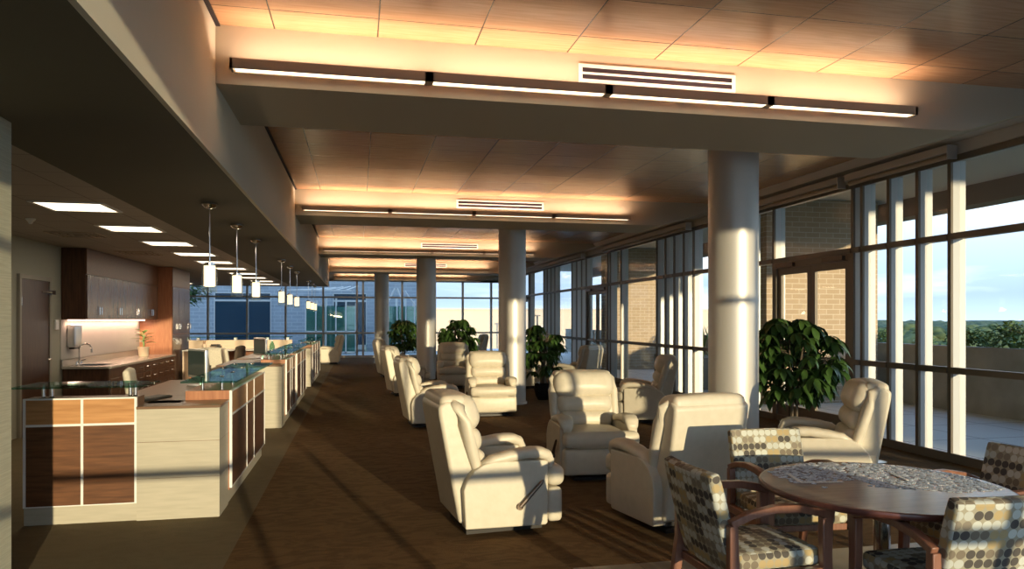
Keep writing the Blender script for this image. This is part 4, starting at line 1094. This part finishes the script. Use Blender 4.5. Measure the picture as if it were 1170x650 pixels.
# buildings beyond the far windows, plus a modelled reflection
bb = thing('brick_building', 'blue-grey brick building in shade beyond the far windows', 'building', (0, 38, 0))
MB().box(-22, 3.9, 0, 8, -12, 7.2).build('wall', 'brick_grey', bb, smooth=False)
mat('window_dark', (.03, .06, .09), .12)
for (x0, x1, z0, z1) in ((-11.2, -8.9, .3, 2.9), (-6.9, -4.3, .3, 2.9), (-14.5, -12.4, .3, 2.9), (-19, -16.5, .3, 2.9), (-1.2, .4, .3, 2.9)):
    f = MB().box(x0, x1, -.06, .0, z0 - .25, z0).box(x0, x1, -.06, 0, z1 - .4, z1 - .3).box(x0, x1, -.05, 0, z1, z1 + .05).box(x0 - .05, x0, -.05, 0, z0, z1).box(x1, x1 + .05, -.05, 0, z0, z1).build('window_frame', 'mullion_light', bb, smooth=False)
    MB().box(x0, x1, -.02, -.004, z0, z1).build('pane', 'window_dark', f, smooth=False)
pv = thing('atrium_reflection', 'greenish glazed stand-in for an atrium reflection, white struts, before the brick building', 'building', (-.2, 35.2, 0))  # added volume that stands in for a reflected glass atrium
def reflection_bay(x0, x1, top):
    f = MB()
    for k in range(6): x = x0 + (x1 - x0) * k / 5; f.box(x - .03, x + .03, -.03, .03, 0, top - .15 * abs(k - 2.5)); f.box(x - .03, x + .03, .9, .96, 0, top - .15 * abs(k - 2.5))
    f.box(x0, x1, -.03, .03, 1.0, 1.06); f.box(x0, x1, -.03, .03, 0, .08)
    f.build('frame', 'white_metal', pv, smooth=False)
    MB().box(x0 + .03, x1 - .03, -.01, .01, .08, top - .5).build('pane', 'reflection_glass', pv, smooth=False)
    MB().box(x0, x1, .5, .9, 0, top - .55).build('inner_wall', 'reflection_green', pv, smooth=False)
mat('reflection_green', (.30, .50, .45), .5)
reflection_bay(-2.2, .1, 2.75); reflection_bay(1.2, 3.3, 2.75)
f = MB()
for k in range(7):
    f.tube([(-3.4 + k * .5, -.4, 2.95), (-1.9 + k * .35, .6, 3.05 + .03 * k)], .03, 6)
f.box(-3.4, -.1, -.45, -.35, 2.93, 2.99)
f.tube([(1.6, 0, 2.4), (1.95, 0, 3.1)], .05, 6).tube([(2.3, 0, 2.4), (2.05, 0, 3.1)], .05, 6).tube([(2.9, 0, 2.3), (2.4, 0, 3.0)], .04, 6)
f.build('roof_struts', 'white_metal', pv)
tb_ = thing('tan_building', 'long sunlit tan building with one small window beyond the far glass', 'building', (18, 84, 0))
MB().box(-14, 26, 0, 14, -12, 2.75).build('wall', 'stone_tan', tb_, smooth=False)
MB().box(-14.1, 26.1, -.1, 14.1, 2.75, 2.95).build('parapet', 'canopy_white', tb_, smooth=False)
for (x0, x1) in ((2.2, 4.2), (12, 14)):
    fr_ = MB().box(x0, x1, -.08, 0, -1.6, -1.4).box(x0, x1, -.08, 0, .6, .8).box(x0, x0 + .15, -.08, 0, -1.4, .6).box(x1 - .15, x1, -.08, 0, -1.4, .6).box((x0 + x1) / 2 - .07, (x0 + x1) / 2 + .07, -.08, 0, -1.4, .6).box(x0 + .15, x1 - .15, -.07, 0, -.4, -.3).build('window_frame', 'white_metal', tb_, smooth=False)
    MB().box(x0 + .1, x1 - .1, -.03, -.005, -1.4, .6).build('pane', 'window_dark', fr_, smooth=False)
lp = thing('lamp_post', 'thin lamp post in front of the tan building', 'lamp post', (18.5, 74, -12))
MB().tube([(0, 0, 0), (0, 0, 14)], .08, 8).build('pole', 'dark_metal', lp)
MB().box(-.3, .3, -.15, .15, 13.95, 14.08).build('lamp_head', 'dark_metal', lp, bevel=.02)
tt = thing('courtyard_tree', 'dark tree outside the far windows, left of the pendants', 'tree', (-7.6, 34.4, -.04))
b = MB(); r = random.Random(9)
for k in range(900):
    a = r.uniform(0, 6.28); u = r.uniform(-1, 1); q = math.sqrt(1 - u * u); s = r.uniform(.4, 1)
    leaf(b, (1.25 * q * math.cos(a) * s, .9 * q * math.sin(a) * s, 3.1 + .95 * u * s), (math.cos(a), math.sin(a), r.uniform(-.5, .6)), .2, .06, .2)
b.build('foliage', 'leaf', tt)
MB().tube([(0, 0, 0), (.05, 0, 1.5), (0, 0, 2.9)], [.08, .06, .04], 8).build('trunk', 'trunk', tt)
